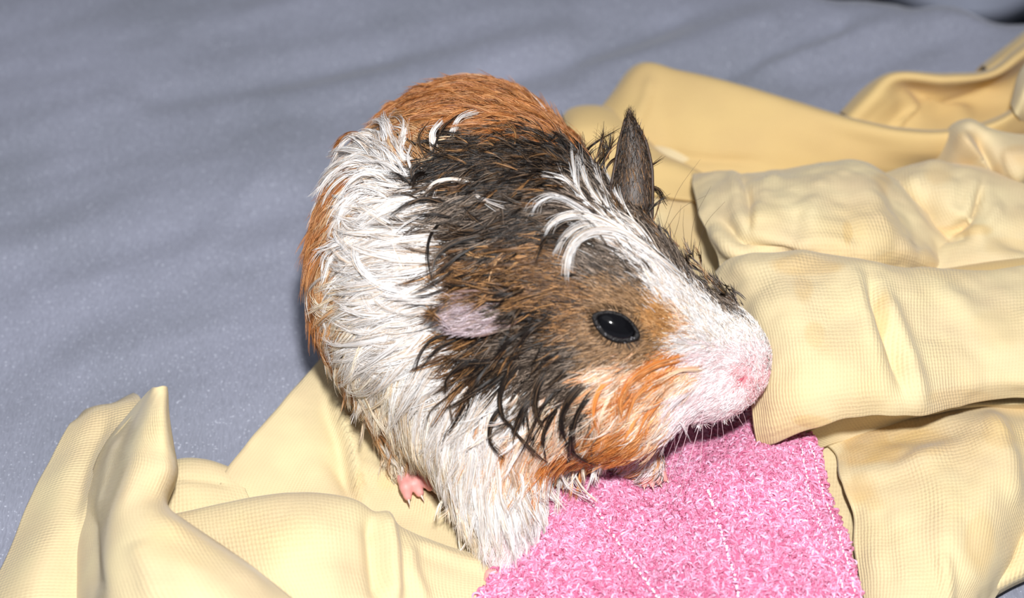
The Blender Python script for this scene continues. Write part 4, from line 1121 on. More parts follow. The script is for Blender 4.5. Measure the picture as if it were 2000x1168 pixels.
LOCKS = []
def lock(pts, w, key, n=None, lift=0.22, vary=0.12, shade=1.0, K=14, rad=0.0068, taper=0.9, fray=0.06):
    G = spl(path3(pts, lift), K)
    if n is None:
        n = int(5 + w * (240 if key == 'D' else 160))
    T = np.gradient(G, axis=0); T /= np.linalg.norm(T, axis=1, keepdims=True) + 1e-9
    s = np.cross(T, FW); s /= np.linalg.norm(s, axis=1, keepdims=True) + 1e-9
    u = np.cross(s, T)
    a = rng.random(n) * 6.283; r = np.sqrt(rng.random(n)) * w / 2
    tt = np.linspace(0, 1, K)
    prof = (1 - tt ** 1.1 * taper) * (1.15 - 0.3 * tt)
    st0 = rng.random(n) ** 1.5 * 0.22
    S = G[None] + (s[None] * (r * np.cos(a))[:, None, None] + u[None] * (r * np.sin(a) * 0.6)[:, None, None]) * prof[None, :, None]
    S = S + rng.normal(0, 1, (n, 1, 3)) * fray * (tt ** 1.5)[None, :, None] * (rng.random((n, 1, 1)) < 0.45)
    ls = 0.8 + 0.22 * rng.random(n)
    f = np.clip(st0[:, None] + tt[None] * (ls - st0)[:, None], 0, 1) * (K - 1); i0 = np.minimum(f.astype(int), K - 2); fr = (f - i0)[..., None]
    ar = np.arange(n)[:, None]
    S = S[ar, i0] * (1 - fr) + S[ar, i0 + 1] * fr
    c = strand_colour(np.full(n, KEYS.index(key)), vary) * shade * (0.85 + 0.3 * rng.random())
    LOCKS.append((S, rad * (0.7 + 0.6 * rng.random(n)), np.clip(c, 0.003, 0.97)))

L_ = lock
for p, w, k in [([(720, 275), (690, 266), (665, 275), (648, 296)], .30, 'O'), ([(735, 290), (700, 280), (672, 288)], .22, 'O'), ([(800, 225), (776, 205), (758, 205), (742, 222)], .34, 'O'),
                ([(830, 215), (800, 200), (775, 204)], .26, 'O'), ([(760, 240), (742, 232), (730, 250)], .20, 'O'), ([(900, 200), (860, 190), (830, 196)], .30, 'O'), ([(700, 300), (675, 300), (655, 318)], .2, 'O'),
                ([(990, 205), (950, 192), (900, 188)], .25, 'O'), ([(1080, 250), (1040, 222), (990, 206)], .25, 'O'), ([(1140, 285), (1110, 262), (1070, 242)], .22, 'O'), ([(800, 262), (780, 250), (768, 262)], .16, 'o')]:
    L_(p, w, k, lift=0.3)
# white tufts over the rump
for p, w in [([(745, 311), (714, 293), (676, 288), (646, 300)], .13), ([(735, 330), (722, 300), (706, 268)], .10), ([(752, 335), (744, 295), (741, 262)], .09),
             ([(765, 290), (762, 256), (781, 223)], .13), ([(779, 317), (796, 273), (807, 242)], .12), ([(790, 335), (788, 300), (800, 262)], .09),
             ([(725, 318), (709, 338), (721, 365)], .09), ([(800, 330), (786, 305), (772, 270)], .08), ([(760, 330), (735, 300), (712, 290)], .10),
             ([(780, 350), (770, 318), (756, 280)], .10), ([(810, 345), (802, 320), (808, 290)], .08), ([(850, 300), (848, 272), (868, 247)], .20),
             ([(878, 273), (902, 242), (937, 232)], .18), ([(770, 360), (735, 345), (716, 350)], .10)]:
    L_(p, w, 'W', lift=0.3)
# white arcs down the flank
for p, w in [([(752, 468), (690, 451), (666, 396)], .07), ([(745, 425), (680, 393), (625, 402), (612, 425)], .12), ([(740, 445), (665, 410), (622, 425), (606, 450)], .09),
             ([(750, 490), (685, 478), (645, 505), (640, 545)], .12), ([(716, 498), (662, 502), (641, 556)], .12), ([(707, 529), (640, 542), (611, 587), (618, 625)], .07),
             ([(720, 556), (658, 574), (642, 618), (651, 652)], .15), ([(738, 587), (676, 605), (647, 649), (656, 698), (674, 728)], .14),
             ([(747, 636), (694, 658), (674, 692), (689, 730), (714, 758)], .15), ([(823, 712), (792, 732), (752, 735), (709, 707)], .13),
             ([(790, 650), (735, 665), (705, 700), (712, 742)], .12), ([(800, 520), (740, 500), (700, 512), (672, 540)], .16), ([(820, 580), (750, 560), (700, 580), (668, 625)], .16),
             ([(830, 640), (770, 630), (722, 655), (700, 700)], .16), ([(800, 600), (745, 612), (715, 650), (690, 700)], .14), ([(780, 450), (730, 440), (690, 462), (660, 470)], .12),
             ([(850, 690), (800, 700), (770, 740), (760, 790)], .13), ([(810, 550), (760, 545), (715, 560)], .16), ([(730, 470), (680, 468), (640, 490), (618, 520)], .08),
             ([(700, 610), (655, 620), (632, 660), (640, 690)], .07)]:
    L_(p, w, 'W', lift=0.28)
for p, w, k in [([(640, 672), (662, 716), (698, 752), (722, 775)], .06, 'o'), ([(655, 690), (690, 745), (730, 775)], .06, 'O'), ([(738, 774), (722, 800), (745, 835), (757, 845)], .09, 'Y'),
                ([(760, 770), (750, 810), (775, 855), (790, 880)], .09, 'Y'), ([(790, 780), (775, 820), (790, 870), (815, 900)], .10, 'Y'), ([(830, 800), (818, 850), (835, 900)], .10, 'Y'),
                ([(800, 860), (790, 890), (797, 920)], .06, 'Y'), ([(846, 905), (820, 936), (783, 939), (757, 930)], .05, 'Y'), ([(860, 840), (850, 890), (865, 940), (880, 970)], .12, 'W'),
                ([(900, 860), (885, 910), (895, 960)], .12, 'W'), ([(870, 920), (868, 965), (890, 1010)], .10, 'Y'), ([(905, 950), (893, 1000), (905, 1050)], .10, 'Y'),
                ([(925, 1000), (918, 1040), (935, 1080)], .08, 'Y'), ([(880, 960), (860, 985), (852, 1020)], .06, 'Y'), ([(960, 1010), (950, 1060), (968, 1105)], .14, 'K'),
                ([(990, 1010), (1000, 1060), (985, 1110)], .14, 'K'), ([(975, 1040), (965, 1090), (958, 1125)], .12, 'K'), ([(1005, 1030), (1020, 1060), (1018, 1095)], .10, 'K'),
                ([(940, 900), (930, 960), (945, 1020)], .15, 'W'), ([(980, 900), (975, 960), (990, 1010)], .14, 'W'), ([(1010, 900), (1015, 950), (1000, 1010)], .12, 'W')]:
    L_(p, w, k, lift=0.25)
# white fringe below the chest
for p, w in [([(1030, 900), (1039, 940), (1052, 970), (1059, 999)], .10), ([(1060, 900), (1069, 935), (1080, 966), (1108, 996)], .10), ([(1105, 895), (1115, 925), (1129, 948), (1145, 969)], .11),
             ([(1150, 880), (1160, 905), (1155, 935), (1142, 966)], .10), ([(1080, 910), (1092, 938), (1132, 966), (1165, 983)], .05), ([(1045, 910), (1020, 950), (1000, 985), (990, 1010)], .09),
             ([(1070, 910), (1050, 945), (1025, 975)], .07), ([(1120, 900), (1100, 930), (1096, 955)], .08), ([(1010, 930), (1000, 970), (1012, 1010)], .09), ([(1090, 905), (1110, 950), (1150, 970)], .05),
             ([(1165, 880), (1172, 905), (1168, 935)], .06), ([(1030, 930), (1040, 970), (1080, 990)], .06), ([(1055, 920), (1062, 960), (1092, 985)], .07)]:
    L_(p, w, 'W', lift=0.25)
# dark tufts
for p, w in [([(834, 320), (825, 280), (844, 249)], .05), ([(841, 318), (868, 263), (916, 228)], .05), ([(868, 427), (846, 461), (841, 502), (850, 550)], .07),
             ([(964, 458), (900, 475), (857, 506), (849, 552)], .11), ([(971, 468), (905, 499), (868, 530), (834, 557)], .06), ([(830, 396), (797, 386), (765, 388)], .04),
             ([(880, 390), (805, 403), (765, 430)], .09), ([(815, 372), (790, 352), (762, 345)], .05), ([(815, 375), (811, 341), (831, 322)], .08), ([(880, 400), (830, 395), (785, 415)], .07),
             ([(900, 430), (850, 425), (800, 430)], .06), ([(840, 340), (820, 350), (808, 380)], .08), ([(900, 518), (862, 549), (806, 576)], .05), ([(890, 555), (837, 577), (812, 580)], .03),
             ([(905, 645), (846, 663), (825, 697), (819, 724)], .06), ([(930, 655), (870, 672), (840, 700), (824, 722)], .05), ([(950, 690), (905, 710), (877, 737), (877, 764)], .15),
             ([(877, 762), (886, 796), (893, 830)], .02), ([(960, 705), (930, 747), (915, 768)], .07), ([(975, 728), (923, 765), (862, 802)], .06), ([(954, 705), (880, 768), (849, 796), (842, 826)], .04),
             ([(1020, 700), (990, 735), (978, 777), (984, 808), (1002, 830)], .20), ([(995, 780), (962, 818), (958, 853), (984, 888)], .14), ([(1072, 718), (1052, 755), (1050, 796), (1068, 828)], .15),
             ([(1148, 740), (1110, 780), (1098, 814), (1111, 858)], .16), ([(1050, 765), (1020, 796), (1001, 840)], .13), ([(985, 790), (999, 827), (1026, 856), (1070, 895)], .07),
             ([(1036, 785), (1008, 833), (1000, 860)], .10), ([(1095, 785), (1064, 836), (1064, 885)], .11), ([(1110, 785), (1100, 840), (1127, 876), (1168, 897)], .10),
             ([(1120, 800), (1116, 850), (1105, 912)], .10), ([(1060, 790), (1040, 830), (1012, 880)], .09), ([(1160, 760), (1130, 800), (1120, 850), (1128, 880)], .12), ([(1085, 760), (1060, 790), (1040, 830)], .10),
             ([(1129, 330), (1160, 280), (1212, 250)], .07), ([(1175, 345), (1195, 315), (1240, 298)], .04), ([(1247, 395), (1254, 368), (1277, 368), (1303, 402)], .13),
             ([(1253, 350), (1268, 329), (1298, 306)], .04), ([(1130, 335), (1125, 300), (1110, 280)], .03), ([(1070, 460), (1057, 490), (1048, 520)], .06), ([(1160, 330), (1180, 290), (1185, 262)], .04),
             ([(1020, 600), (1010, 615), (1000, 640)], .10), ([(1040, 640), (1000, 660), (965, 700)], .10), ([(900, 360), (855, 372), (820, 400)], .08), ([(1080, 620), (1040, 640), (1000, 690)], .08)]:
    L_(p, w * 1.1, 'D', lift=0.34)
# ticked brown wisps
for p, w in [([(1040, 520), (980, 520), (920, 545)], .10), ([(1000, 560), (940, 555), (880, 568)], .10), ([(1100, 560), (1040, 575), (985, 590)], .08), ([(1060, 480), (1000, 490), (930, 500)], .10),
             ([(990, 640), (930, 645), (880, 665)], .08), ([(1000, 300), (1005, 270), (985, 245)], .04), ([(930, 290), (900, 300), (870, 300)], .06)]:
    L_(p, w, 'B', lift=0.2)
# orange cheek
for p, w, k in [([(1340, 693), (1266, 716), (1222, 748), (1208, 781), (1213, 812)], .30, 'C'), ([(1240, 722), (1175, 754), (1159, 803), (1168, 836), (1178, 862)], .15, 'C'),
                ([(962, 813), (932, 840), (929, 866), (940, 892)], .09, 'C'), ([(1030, 840), (1003, 880), (998, 912)], .12, 'C'), ([(1090, 870), (1052, 904), (1034, 936)], .16, 'C'),
                ([(1150, 850), (1110, 890), (1080, 925)], .18, 'C'), ([(1200, 830), (1160, 870), (1120, 905)], .18, 'C'), ([(1250, 800), (1225, 840), (1200, 880)], .14, 'C'),
                ([(1300, 770), (1262, 805), (1240, 850)], .14, 'C'), ([(1280, 740), (1240, 770), (1222, 820)], .12, 'C'), ([(1290, 800), (1262, 830), (1258, 870)], .10, 'C'),
                ([(1320, 740), (1280, 765), (1250, 800)], .14, 'P'), ([(1350, 760), (1310, 785), (1280, 820)], .14, 'K'), ([(1200, 760), (1175, 800), (1165, 850)], .10, 'P'),
                ([(1010, 850), (985, 880), (975, 915)], .10, 'C'), ([(1380, 720), (1320, 722), (1270, 745)], .14, 'P'), ([(1230, 840), (1215, 870), (1218, 900)], .05, 'C'), ([(1210, 850), (1190, 890), (1180, 915)], .05, 'P')]:
    L_(p, w, k, lift=0.16)
# blaze
for p, w in [([(1300, 540), (1256, 493), (1197, 460), (1148, 462), (1117, 487), (1107, 520), (1106, 550)], .36), ([(1256, 485), (1216, 462), (1160, 434), (1117, 426), (1077, 443), (1062, 467)], .24),
             ([(1200, 455), (1173, 440), (1129, 411), (1080, 391), (1046, 408), (1038, 428)], .12), ([(1190, 440), (1129, 385), (1117, 339), (1109, 286)], .12),
             ([(1205, 440), (1154, 385), (1133, 339), (1122, 300)], .12), ([(1225, 440), (1173, 373), (1154, 333), (1147, 308)], .14), ([(1220, 420), (1187, 363), (1178, 328)], .12),
             ([(1150, 405), (1095, 357), (1052, 350)], .07), ([(1240, 450), (1200, 390), (1190, 345)], .10), ([(1260, 470), (1215, 410), (1200, 365)], .10), ([(1180, 425), (1140, 360), (1136, 318)], .08),
             ([(1290, 510), (1240, 450), (1195, 420)], .20), ([(1330, 545), (1280, 510), (1220, 470)], .22), ([(1240, 480), (1190, 450), (1140, 445), (1100, 470), (1085, 500)], .14),
             ([(930, 360), (880, 355), (850, 364), (832, 394)], .12), ([(915, 372), (955, 400), (990, 415)], .05)]:
    L_(p, w, 'W', lift=0.2, fray=.10, taper=.62)
# dark ticked hair along the far side of the forehead and nose bridge
def scatter(line, n, dirs, length, key, w=.05, lift=.12, back=0.0, seed=0):
    r2 = np.random.default_rng(seed)
    q = spl(np.array([(x, y, 0) for x, y in line], float), 60)[:, :2]
    for i in range(n):
        p = q[r2.integers(60)] + r2.normal(0, 1, 2) * back
        a_ = math.atan2(dirs[1], dirs[0]) + r2.normal(0, .22)
        L = length * (0.6 + 0.8 * r2.random()); bend = r2.normal(0, .35)
        pts = [tuple(p)]
        for k in range(3):
            p = p + np.array([math.cos(a_), math.sin(a_)]) * L / 3; a_ += bend * .5
            pts.append(tuple(p))
        L_(pts, w * (0.6 + .8 * r2.random()), key[r2.integers(len(key))], lift=lift)
scatter([(1445, 612), (1410, 575), (1360, 525), (1310, 480), (1270, 445)], 70, (-.7, -.8), 40, 'GGDB', .045, .03, 10, 1)
scatter([(1470, 640), (1430, 585), (1390, 545)], 16, (-.5, -.9), 22, 'GDW', .03, .03, 6, 2)
scatter([(1090, 905), (1150, 890), (1210, 870), (1260, 850), (1300, 838)], 34, (-.25, 1), 62, 'CCPWY', .05, .12, 8, 3)
scatter([(1020, 900), (1060, 900), (1120, 895)], 12, (.15, 1), 90, 'WWY', .07, .2, 10, 4)
scatter([(640, 660), (680, 740), (730, 810), (770, 860)], 26, (.15, 1), 60, 'YWoY', .05, .18, 9, 5)
scatter([(880, 930), (900, 1000), (930, 1060)], 14, (-.1, 1), 60, 'YYW', .06, .15, 10, 6)
scatter([(870, 300), (960, 280), (1050, 310), (1120, 345)], 40, (-.9, -.3), 48, 'DDB', .035, .2, 22, 7)
scatter([(860, 350), (960, 360), (1080, 380)], 44, (-.9, .35), 55, 'DGB', .04, .18, 26, 8)
scatter([(890, 520), (980, 520), (1080, 540)], 44, (-.95, .15), 55, 'BDBA', .035, .14, 22, 9)
scatter([(930, 660), (1010, 680), (1100, 690)], 30, (-.85, .5), 70, 'DGBD', .045, .2, 18, 10)
scatter([(1000, 800), (1080, 820), (1160, 820)], 26, (-.4, .9), 66, 'DPCP', .045, .2, 22, 11)
scatter([(1480, 700), (1466, 770), (1420, 805), (1350, 822)], 40, (-.05, 1), 16, 'KW', .03, .05, 4, 12)
scatter([(1150, 400), (1200, 440), (1250, 480)], 24, (-.7, -.7), 80, 'WG', .035, .16, 16, 13)
scatter([(940, 600), (1000, 600), (1040, 620)], 20, (-.9, .3), 46, 'DDG', .05, .22, 12, 14)
scatter([(930, 570), (980, 566), (1030, 575)], 26, (-1, .2), 66, 'BBD', .045, .36, 8, 15)
scatter([(1125, 330), (1160, 320), (1195, 325)], 22, (.35, -1), 60, 'DDB', .04, .2, 10, 16)
scatter([(1200, 430), (1230, 440), (1260, 440)], 30, (-.1, -1), 60, 'GBD', .04, .14, 10, 17)
scatter([(775, 870), (800, 885), (830, 890)], 16, (.1, 1), 42, 'YWo', .04, .25, 6, 18)
lk = [np.concatenate([l[i] for l in LOCKS]) for i in (0, 1, 2)]
o = curves_obj('hair_locks', lk[0], lk[1], lk[2], M_FUR, pig, tip=0.3, root=0.25)
o['kind'] = 'stuff'; o['label'] = 'curled wet locks standing out from the coat'

# ------------------------------------------------------------------ ears
def ear(name, axis_pts, halfw, d0, d1, cup, keyo, keyi, label, nu=26, nv=30, bend=0.0):
    """leaf-shaped cupped ear along photo points; depths (cm from the lens) run from d0 at the root to d1 at the tip"""
    ap = spl(np.array([(a, b, 0) for a, b in axis_pts], float), nv)[:, :2]
    tn_ = np.gradient(ap, axis=0); tn_ /= np.linalg.norm(tn_, axis=1, keepdims=True)
    pn = np.stack([-tn_[:, 1], tn_[:, 0]], 1)
    hw = np.interp(np.linspace(0, 1, nv), np.linspace(0, 1, len(halfw)), halfw)
    V = np.zeros((nv, nu, 3))
    for i in range(nv):
        t = i / (nv - 1)
        for j in range(nu):
            s = -1 + 2 * j / (nu - 1)
            q = ap[i] + pn[i] * hw[i] * math.sin(s * math.pi / 2)
            r = ray(*q); dep = d0 + (d1 - d0) * t + bend * math.sin(math.pi * t) - cup * (abs(s) ** 2) * (0.4 + 0.6 * math.sin(math.pi * min(1, t + .1)))
            V[i, j] = CAM + r * dep / (r @ FW)
    m = mesh_obj(name, V.reshape(-1, 3), grid_faces(nv, nu), plain('ear_skin_' + name, srgb(*keyi), 0.5, 0.4, 0.12, 500, sss=0.3), pig)
    so = m.modifiers.new('thickness', 'SOLIDIFY'); so.thickness = 0.07 * CM; so.offset = 0
    m['label'] = label
    return V
dep = lambda p: (p - CAM) @ FW
d_n0, d_n1 = dep(hit(1030, 612)), dep(hit(850, 612))
EV = ear('ear', [(1035, 606), (985, 608), (925, 612), (880, 612), (846, 612)], [6, 34, 44, 42, 4], d_n0 + 0.12, d_n1 - 0.60, 0.16, None, (122, 96, 90), 'broad drooping ear, pink inside with a brown rim')
d_f = dep(hit(1236, 400))
EV2 = ear('ear', [(1228, 430), (1234, 370), (1237, 320), (1234, 270), (1229, 232)], [46, 42, 37, 27, 8], d_f - 0.1, d_f - 0.1, 0.28, None, (58, 44, 36), 'upright dark brown ear on the far side')

def ear_fur(V, n, keyf, lenf, direction, rad=0.0055, towards=1):
    nv, nu = V.shape[:2]
    fu, fv = rng.random(n), rng.random(n) ** 0.9
    p = grid_sample(V, fu, fv)
    nn = grid_normals(V)
    fc = (nn * (-FW)).sum(-1).mean()
    nn = nn * np.sign(fc)
    nr = grid_sample(nn, fu, fv); nr /= np.linalg.norm(nr, axis=1, keepdims=True)
    d = RT * direction[0] - UP * direction[1]
    d = d[None] + rng.normal(0, .25, (n, 3))
    d -= nr * (d * nr).sum(1, keepdims=True); d /= np.linalg.norm(d, axis=1, keepdims=True)
    L = lenf(fu, fv) * (0.7 + .6 * rng.random(n))
    K = 6
    S = np.stack([p + (d * (k / (K - 1)) + nr * (0.08 + 0.16 * k / (K - 1))) * L[:, None] + rng.normal(0, .006, (n, 3)) for k in range(K)], 1)
    S[:, 0] = p
    keys = keyf(fu, fv)
    return S, rad * (0.7 + .6 * rng.random(n)), strand_colour(keys, 0.15)
kf = KEYS.index
def key_near(fu, fv):
    k = np.full(len(fu), kf('E'))
    top = fu > 0.62
    if grid_sample(EV, np.array([0.9]), np.array([0.5]))[0] @ UP < grid_sample(EV, np.array([0.1]), np.array([0.5]))[0] @ UP:
        top = fu < 0.38
    k = np.where(top & (rng.random(len(fu)) < .85), kf('B'), k)
    k = np.where(fv > 0.86, kf('B'), k)
    k = np.where(fv < 0.28, kf('D'), k)
    return np.where(rng.random(len(fu)) < .16, kf('G'), k)
e1_ = ear_fur(EV, 1500, key_near, lambda u, v: 0.30 + 0 * u, (-1, .25))
e2_ = ear_fur(EV2, 1400, lambda u, v: np.where(rng.random(len(u)) < .40 + .5 * (v > .75) + .5 * (u < .35), kf('D'), np.where(rng.random(len(u)) < .5, kf('B'), kf('G'))), lambda u, v: 0.30 + 0 * u, (0.0, -1))  # extra dark hair on one side paints the shade of the ear's hollow
ef = [np.concatenate([e1_[i], e2_[i]]) for i in range(3)]
# the dark fold of the ear opening
o = curves_obj('ear_hair', ef[0], ef[1], ef[2], M_FUR, pig, tip=0.3)
o['kind'] = 'stuff'

# ------------------------------------------------------------------ eyes
M_EYE = plain('eye_black', (0.004, 0.004, 0.005), 0.12, 0.18, 0, coat=0.0)
M_LID = plain('wet_eyelid', srgb(16, 12, 12), 0.5, 0.3, 0.5, 1500, bump=1.0)
def eye_at(px, py, ax, bx):
    c = hit(px, py); n = sgrad(c[None])[0]
    a = unit(ax - n * (ax @ n)); b = np.cross(n, a)
    V, F = [], []
    nu, nv = 32, 20
    for i in range(nv + 1):
        th = math.pi * i / nv
        for j in range(nu):
            ph = 2 * math.pi * j / nu
            x, y, z = math.sin(th) * math.cos(ph), math.sin(th) * math.sin(ph), math.cos(th)
            V.append(c - n * 0.10 + a * x * 0.50 + b * y * 0.31 + n * z * 0.28)
    for i in range(nv):
        for j in range(nu):
            F.append((i * nu + j, i * nu + (j + 1) % nu, (i + 1) * nu + (j + 1) % nu, (i + 1) * nu + j))
    eb = mesh_obj('eye', V, F, M_EYE, pig)
    eb['label'] = 'glossy black eye'
    V, F = [], []
    nu, nv = 48, 10
    for i in range(nu):
        ph = 2 * math.pi * i / nu
        # almond: drawn out to the two corners
        ra = 0.485 * (1 + 0.10 * abs(math.cos(ph)) ** 6); rb = 0.265 * (1 - 0.08 * abs(math.cos(ph)) ** 2)
        e = a * math.cos(ph) * ra + b * math.sin(ph) * rb
        rd = unit(e)
        w = 0.05 + 0.02 * (1 - math.sin(ph))
        hb = 0.03
        for j in range(nv):
            q = 2 * math.pi * j / nv
            V.append(c + e + rd * math.cos(q) * w + n * (hb + math.sin(q) * 0.04 + 0.012 * math.sin(i * 2.7) * math.sin(q)))
    for i in range(nu):
        for j in range(nv):
            F.append((i * nv + j, ((i + 1) % nu) * nv + j, ((i + 1) % nu) * nv + (j + 1) % nv, i * nv + (j + 1) % nv))
    mesh_obj('eyelid', V, F, M_LID, eb)['label'] = 'wet dark eyelid rim'
    return c, n, a, b
ec, en, ea, eb_ = eye_at(1203, 637, EYE_A, EYE_B)
# the far eye, mirrored over the midline of the head
mid = unit(np.cross(HA, np.array([0, 0.25, 1.0])))
hc = W(1090, 560, 5.5)
fp = ec - 2 * mid * ((ec - hc) @ mid)
for _ in range(6):
    fp = fp - sgrad(fp[None])[0] * sdf(fp[None])[0]
_h = hit
hit = lambda x, y: fp
eye_at(0, 0, HA, EYE_B)
hit = _h
# short dark lashes and hair framing the eye
fr_ = []
for k in range(420):
    ph = rng.uniform(0, 2 * math.pi)
    r0 = rng.uniform(.97, 1.16)
    q0 = ec + ea * math.cos(ph) * 0.53 * r0 + eb_ * math.sin(ph) * 0.33 * r0
    for _ in range(2):
        q0 = q0 - sgrad(q0[None])[0] * sdf(q0[None])[0]
    dr = ea * math.cos(ph + .3) - ea * 0.5 + eb_ * math.sin(ph + .3) * .8
    dr = unit(dr) * rng.uniform(.08, .2)
    fr_.append(np.stack([q0 + dr * t + en * (.03 + .05 * t) for t in np.linspace(0, 1, 5)]))
fr_ = np.array(fr_)
o = curves_obj('eye_hair', fr_, 0.005 * (0.7 + .6 * rng.random(len(fr_))), strand_colour(np.where(rng.random(len(fr_)) < .6, KEYS.index('D'), KEYS.index('T')), .15), M_FUR, pig, tip=.2)
o['kind'] = 'stuff'
# wet beads on the rim, coloured pale to stand in for specular glints
M_GLINT = plain('pale_wet_glint', (0.6, 0.6, 0.65), 0.05, 0.8, 0, coat=1.0)

# ------------------------------------------------------------------ nose and mouth
M_NOSTRIL = plain('nostril_red', srgb(178, 84, 98), 0.5, 0.3, 0.2, 600)
def bead(name, c, ax, r, mat, parent, nu=14, nv=8):
    a, b, n = ax
    V, F = [], []
    for i in range(nv + 1):
        th = math.pi * i / nv
        for j in range(nu):
            ph = 2 * math.pi * j / nu
            V.append(c + a * math.sin(th) * math.cos(ph) * r[0] + b * math.sin(th) * math.sin(ph) * r[1] + n * math.cos(th) * r[2])
    for i in range(nv):
        for j in range(nu):
            F.append((i * nu + j, i * nu + (j + 1) % nu, (i + 1) * nu + (j + 1) % nu, (i + 1) * nu + j))
    return mesh_obj(name, V, F, mat, parent)
nc = hit(1447, 742); nn_ = sgrad(nc[None])[0]
na = unit(RT * 1 + UP * 0.55); na = unit(na - nn_ * (na @ nn_)); nb = np.cross(nn_, na)
for k in range(22):
    ph = rng.uniform(math.pi * 0.92, math.pi * 1.98)
    rr_ = rng.uniform(0.86, 1.08)
    q = ec + ea * math.cos(ph) * 0.50 * rr_ + eb_ * math.sin(ph) * 0.31 * rr_
    q = q + en * (0.065 - max(0, rr_ - .98) * .3)
    s_ = rng.uniform(.004, .011)
    bead('glint_bead', q, (ea, eb_, en), (s_, s_, s_), M_GLINT, pig, 8, 5)
bead('nostril', nc - nn_ * 0.02, (na, nb, nn_), (0.12, 0.04, 0.055), M_NOSTRIL, pig)
nc2 = hit(1474, 752) ; nn2 = sgrad(nc2[None])[0]
bead('nostril', nc2, (unit(np.cross(nn2, UP)), unit(np.cross(nn2, np.cross(nn2, UP))), nn2), (0.07, 0.028, 0.03), M_NOSTRIL, pig)

# ------------------------------------------------------------------ paws
M_PAW = plain('pink_paw_skin', srgb(226, 158, 152), 0.5, 0.4, 0.15, 400, sss=0.4)
M_CLAW = plain('horn_claw', srgb(214, 190, 176), 0.3, 0.5, 0.1)
def paw(px, py, z, heading, size, label, claw=True):
    c = W(px, py, z); h = unit(heading); s = np.cross(np.array([0, 0, 1.0]), h)
    parts = [(c - h * .35 * size, c + h * .2 * size, .30 * size, .26 * size)]
    tips = []
    for k, an in enumerate((-.38, -.12, .12, .38)):
        d = h * math.cos(an) + s * math.sin(an)
        a = c + h * .12 * size + s * (k - 1.5) * .17 * size
        m_ = a + d * .35 * size + np.array([0, 0, .08 * size]); e = m_ + d * (.18 + .05 * (k in (1, 2))) * size - np.array([0, 0, .14 * size])
        parts += [(a, m_, .155 * size, .15 * size), (m_, e, .15 * size, .11 * size)]
        tips.append((e, d))
    def f(P):
        d = None
        for a, b, ra, rb in parts:
            ab = b - a; t = np.clip(((P - a) @ ab) / (ab @ ab), 0, 1)
            di = np.linalg.norm(P - (a + t[..., None] * ab), axis=-1) - (ra + (rb - ra) * t)
            if d is None: d = di
            else:
                k = .07 * size; q = np.clip(.5 + .5 * (d - di) / k, 0, 1); d = d * (1 - q) + di * q - k * q * (1 - q)
        return d
    V, Q = surface_nets(f, c - 1.25 * size, c + 1.25 * size, .055 * size)
    o = mesh_obj('paw', V, Q, M_PAW, pig); o['label'] = label
    for e, d in tips:
        V, F = [], []
        b1 = np.cross(d, [0, 0, 1.0]); b1 /= np.linalg.norm(b1)
        for t, r in ((0, .045), (.5, .03), (1, .004)):
            for k in range(6):
                V.append(e + d * (.02 + .22 * t) * size + np.array([0, 0, -.08 * t * t * size]) + (b1 * math.cos(k * 1.047) + np.array([0, 0, 1]) * math.sin(k * 1.047)) * r * size)
        for g in range(2):
            for k in range(6):
                F.append((g * 6 + k, g * 6 + (k + 1) % 6, g * 6 + 6 + (k + 1) % 6, g * 6 + 6 + k))
        mesh_obj('claw', V, F, M_CLAW, o)
paw(798, 920, 0.95, (0.6, -0.8, 0), 1.0, 'pink hind paw')
paw(985, 1108, 0.95, (-0.25, -1, 0), 0.72, 'pink front paw under white hair')
paw(1268, 918, 1.2, (0.35, -1, 0), 0.62, 'front paw on the pink towel under the chin')

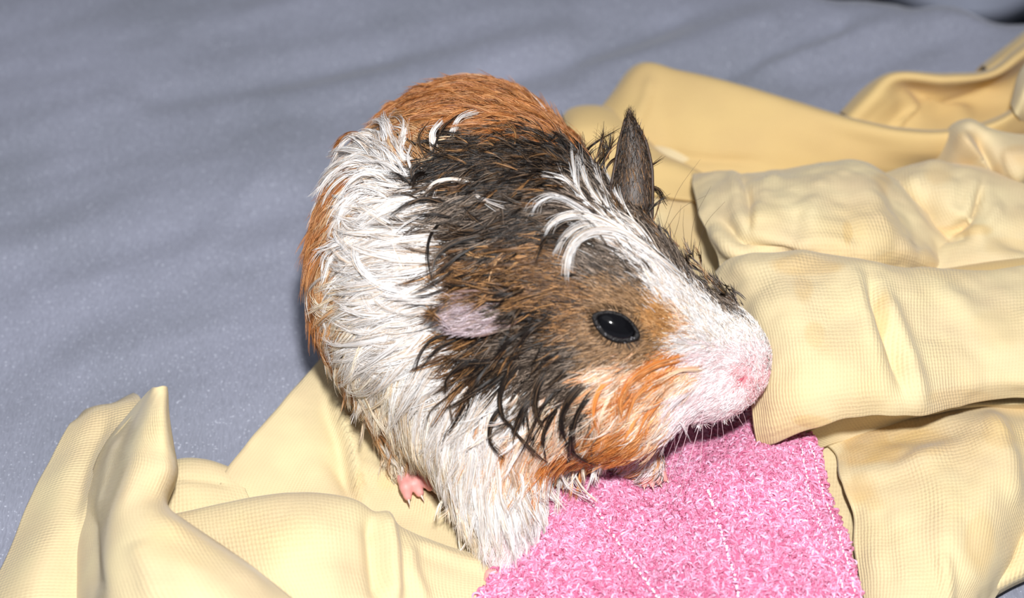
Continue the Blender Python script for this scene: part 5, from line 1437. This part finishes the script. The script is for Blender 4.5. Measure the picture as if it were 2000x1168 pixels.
# ------------------------------------------------------------------ whiskers
M_WHW = plain('white_whisker', srgb(240, 214, 220), 0.35, 0.5)
M_WHD = plain('dark_whisker', srgb(70, 48, 34), 0.35, 0.5)
def tube(name, P, r0, r1, mat, parent, sides=5):
    P = np.asarray(P); K = len(P)
    T = np.gradient(P, axis=0); T /= np.linalg.norm(T, axis=1, keepdims=True)
    s = np.cross(T, [0.3, 0.2, 1.0]); s /= np.linalg.norm(s, axis=1, keepdims=True); u = np.cross(s, T)
    V = []
    for i in range(K):
        r = r0 + (r1 - r0) * i / (K - 1)
        for k in range(sides):
            a = 6.2832 * k / sides
            V.append(P[i] + (s[i] * math.cos(a) + u[i] * math.sin(a)) * r)
    F = [(i * sides + k, i * sides + (k + 1) % sides, (i + 1) * sides + (k + 1) % sides, (i + 1) * sides + k) for i in range(K - 1) for k in range(sides)]
    return mesh_obj(name, V, F, mat, parent)
def whisker(pts, mat, out=1.0, r=0.0062, zend=None):
    """starts on the muzzle, ends at a photo point a little nearer the lens than the skin it leaves"""
    a = hit(*pts[0]); d0 = dep(a)
    q = [a]
    for i, (x, y) in enumerate(pts[1:], 1):
        t = i / (len(pts) - 1)
        if zend is not None:
            q.append(W(x, y, a[2] * (1 - t) + zend * t)); continue
        rr = ray(x, y); q.append(CAM + rr * (d0 - out * t) / (rr @ FW))
    return tube('whisker', spl(np.array(q), 12), r, r * 0.35, mat, pig)
for p in [[(1318, 800), (1280, 858), (1236, 918)], [(1360, 790), (1322, 870), (1297, 982)], [(1380, 785), (1352, 880), (1324, 982)], [(1392, 790), (1390, 840), (1381, 893)],
          [(1405, 790), (1412, 840), (1416, 886)], [(1416, 788), (1428, 825), (1436, 858)], [(1425, 785), (1448, 825), (1474, 862)], [(1345, 800), (1320, 850), (1300, 900)],
          [(1330, 805), (1318, 855), (1322, 895)], [(1372, 795), (1372, 850), (1366, 930)], [(1398, 785), (1402, 830), (1400, 868)], [(1300, 815), (1262, 862), (1216, 905)],
          [(1432, 780), (1452, 808), (1462, 846)], [(1352, 780), (1338, 860), (1308, 940)]]:
    whisker(p, M_WHW, 0.5, 0.0068, 2.1)
for p in [[(1296, 450), (1324, 373), (1368, 311)], [(1299, 452), (1333, 406), (1379, 382)], [(1348, 492), (1356, 430), (1389, 363)], [(1360, 500), (1380, 435), (1416, 394)],
          [(1316, 465), (1326, 430), (1330, 400)], [(1338, 478), (1334, 440), (1336, 408)], [(1240, 290), (1244, 250), (1241, 215)], [(1232, 300), (1222, 250), (1228, 205)],
          [(1165, 330), (1163, 280), (1168, 240)], [(1112, 330), (1108, 285), (1112, 245)], [(1255, 360), (1272, 325), (1300, 305)], [(1300, 460), (1290, 425), (1286, 400)]]:
    whisker(p, M_WHD, 0.3, 0.0055)
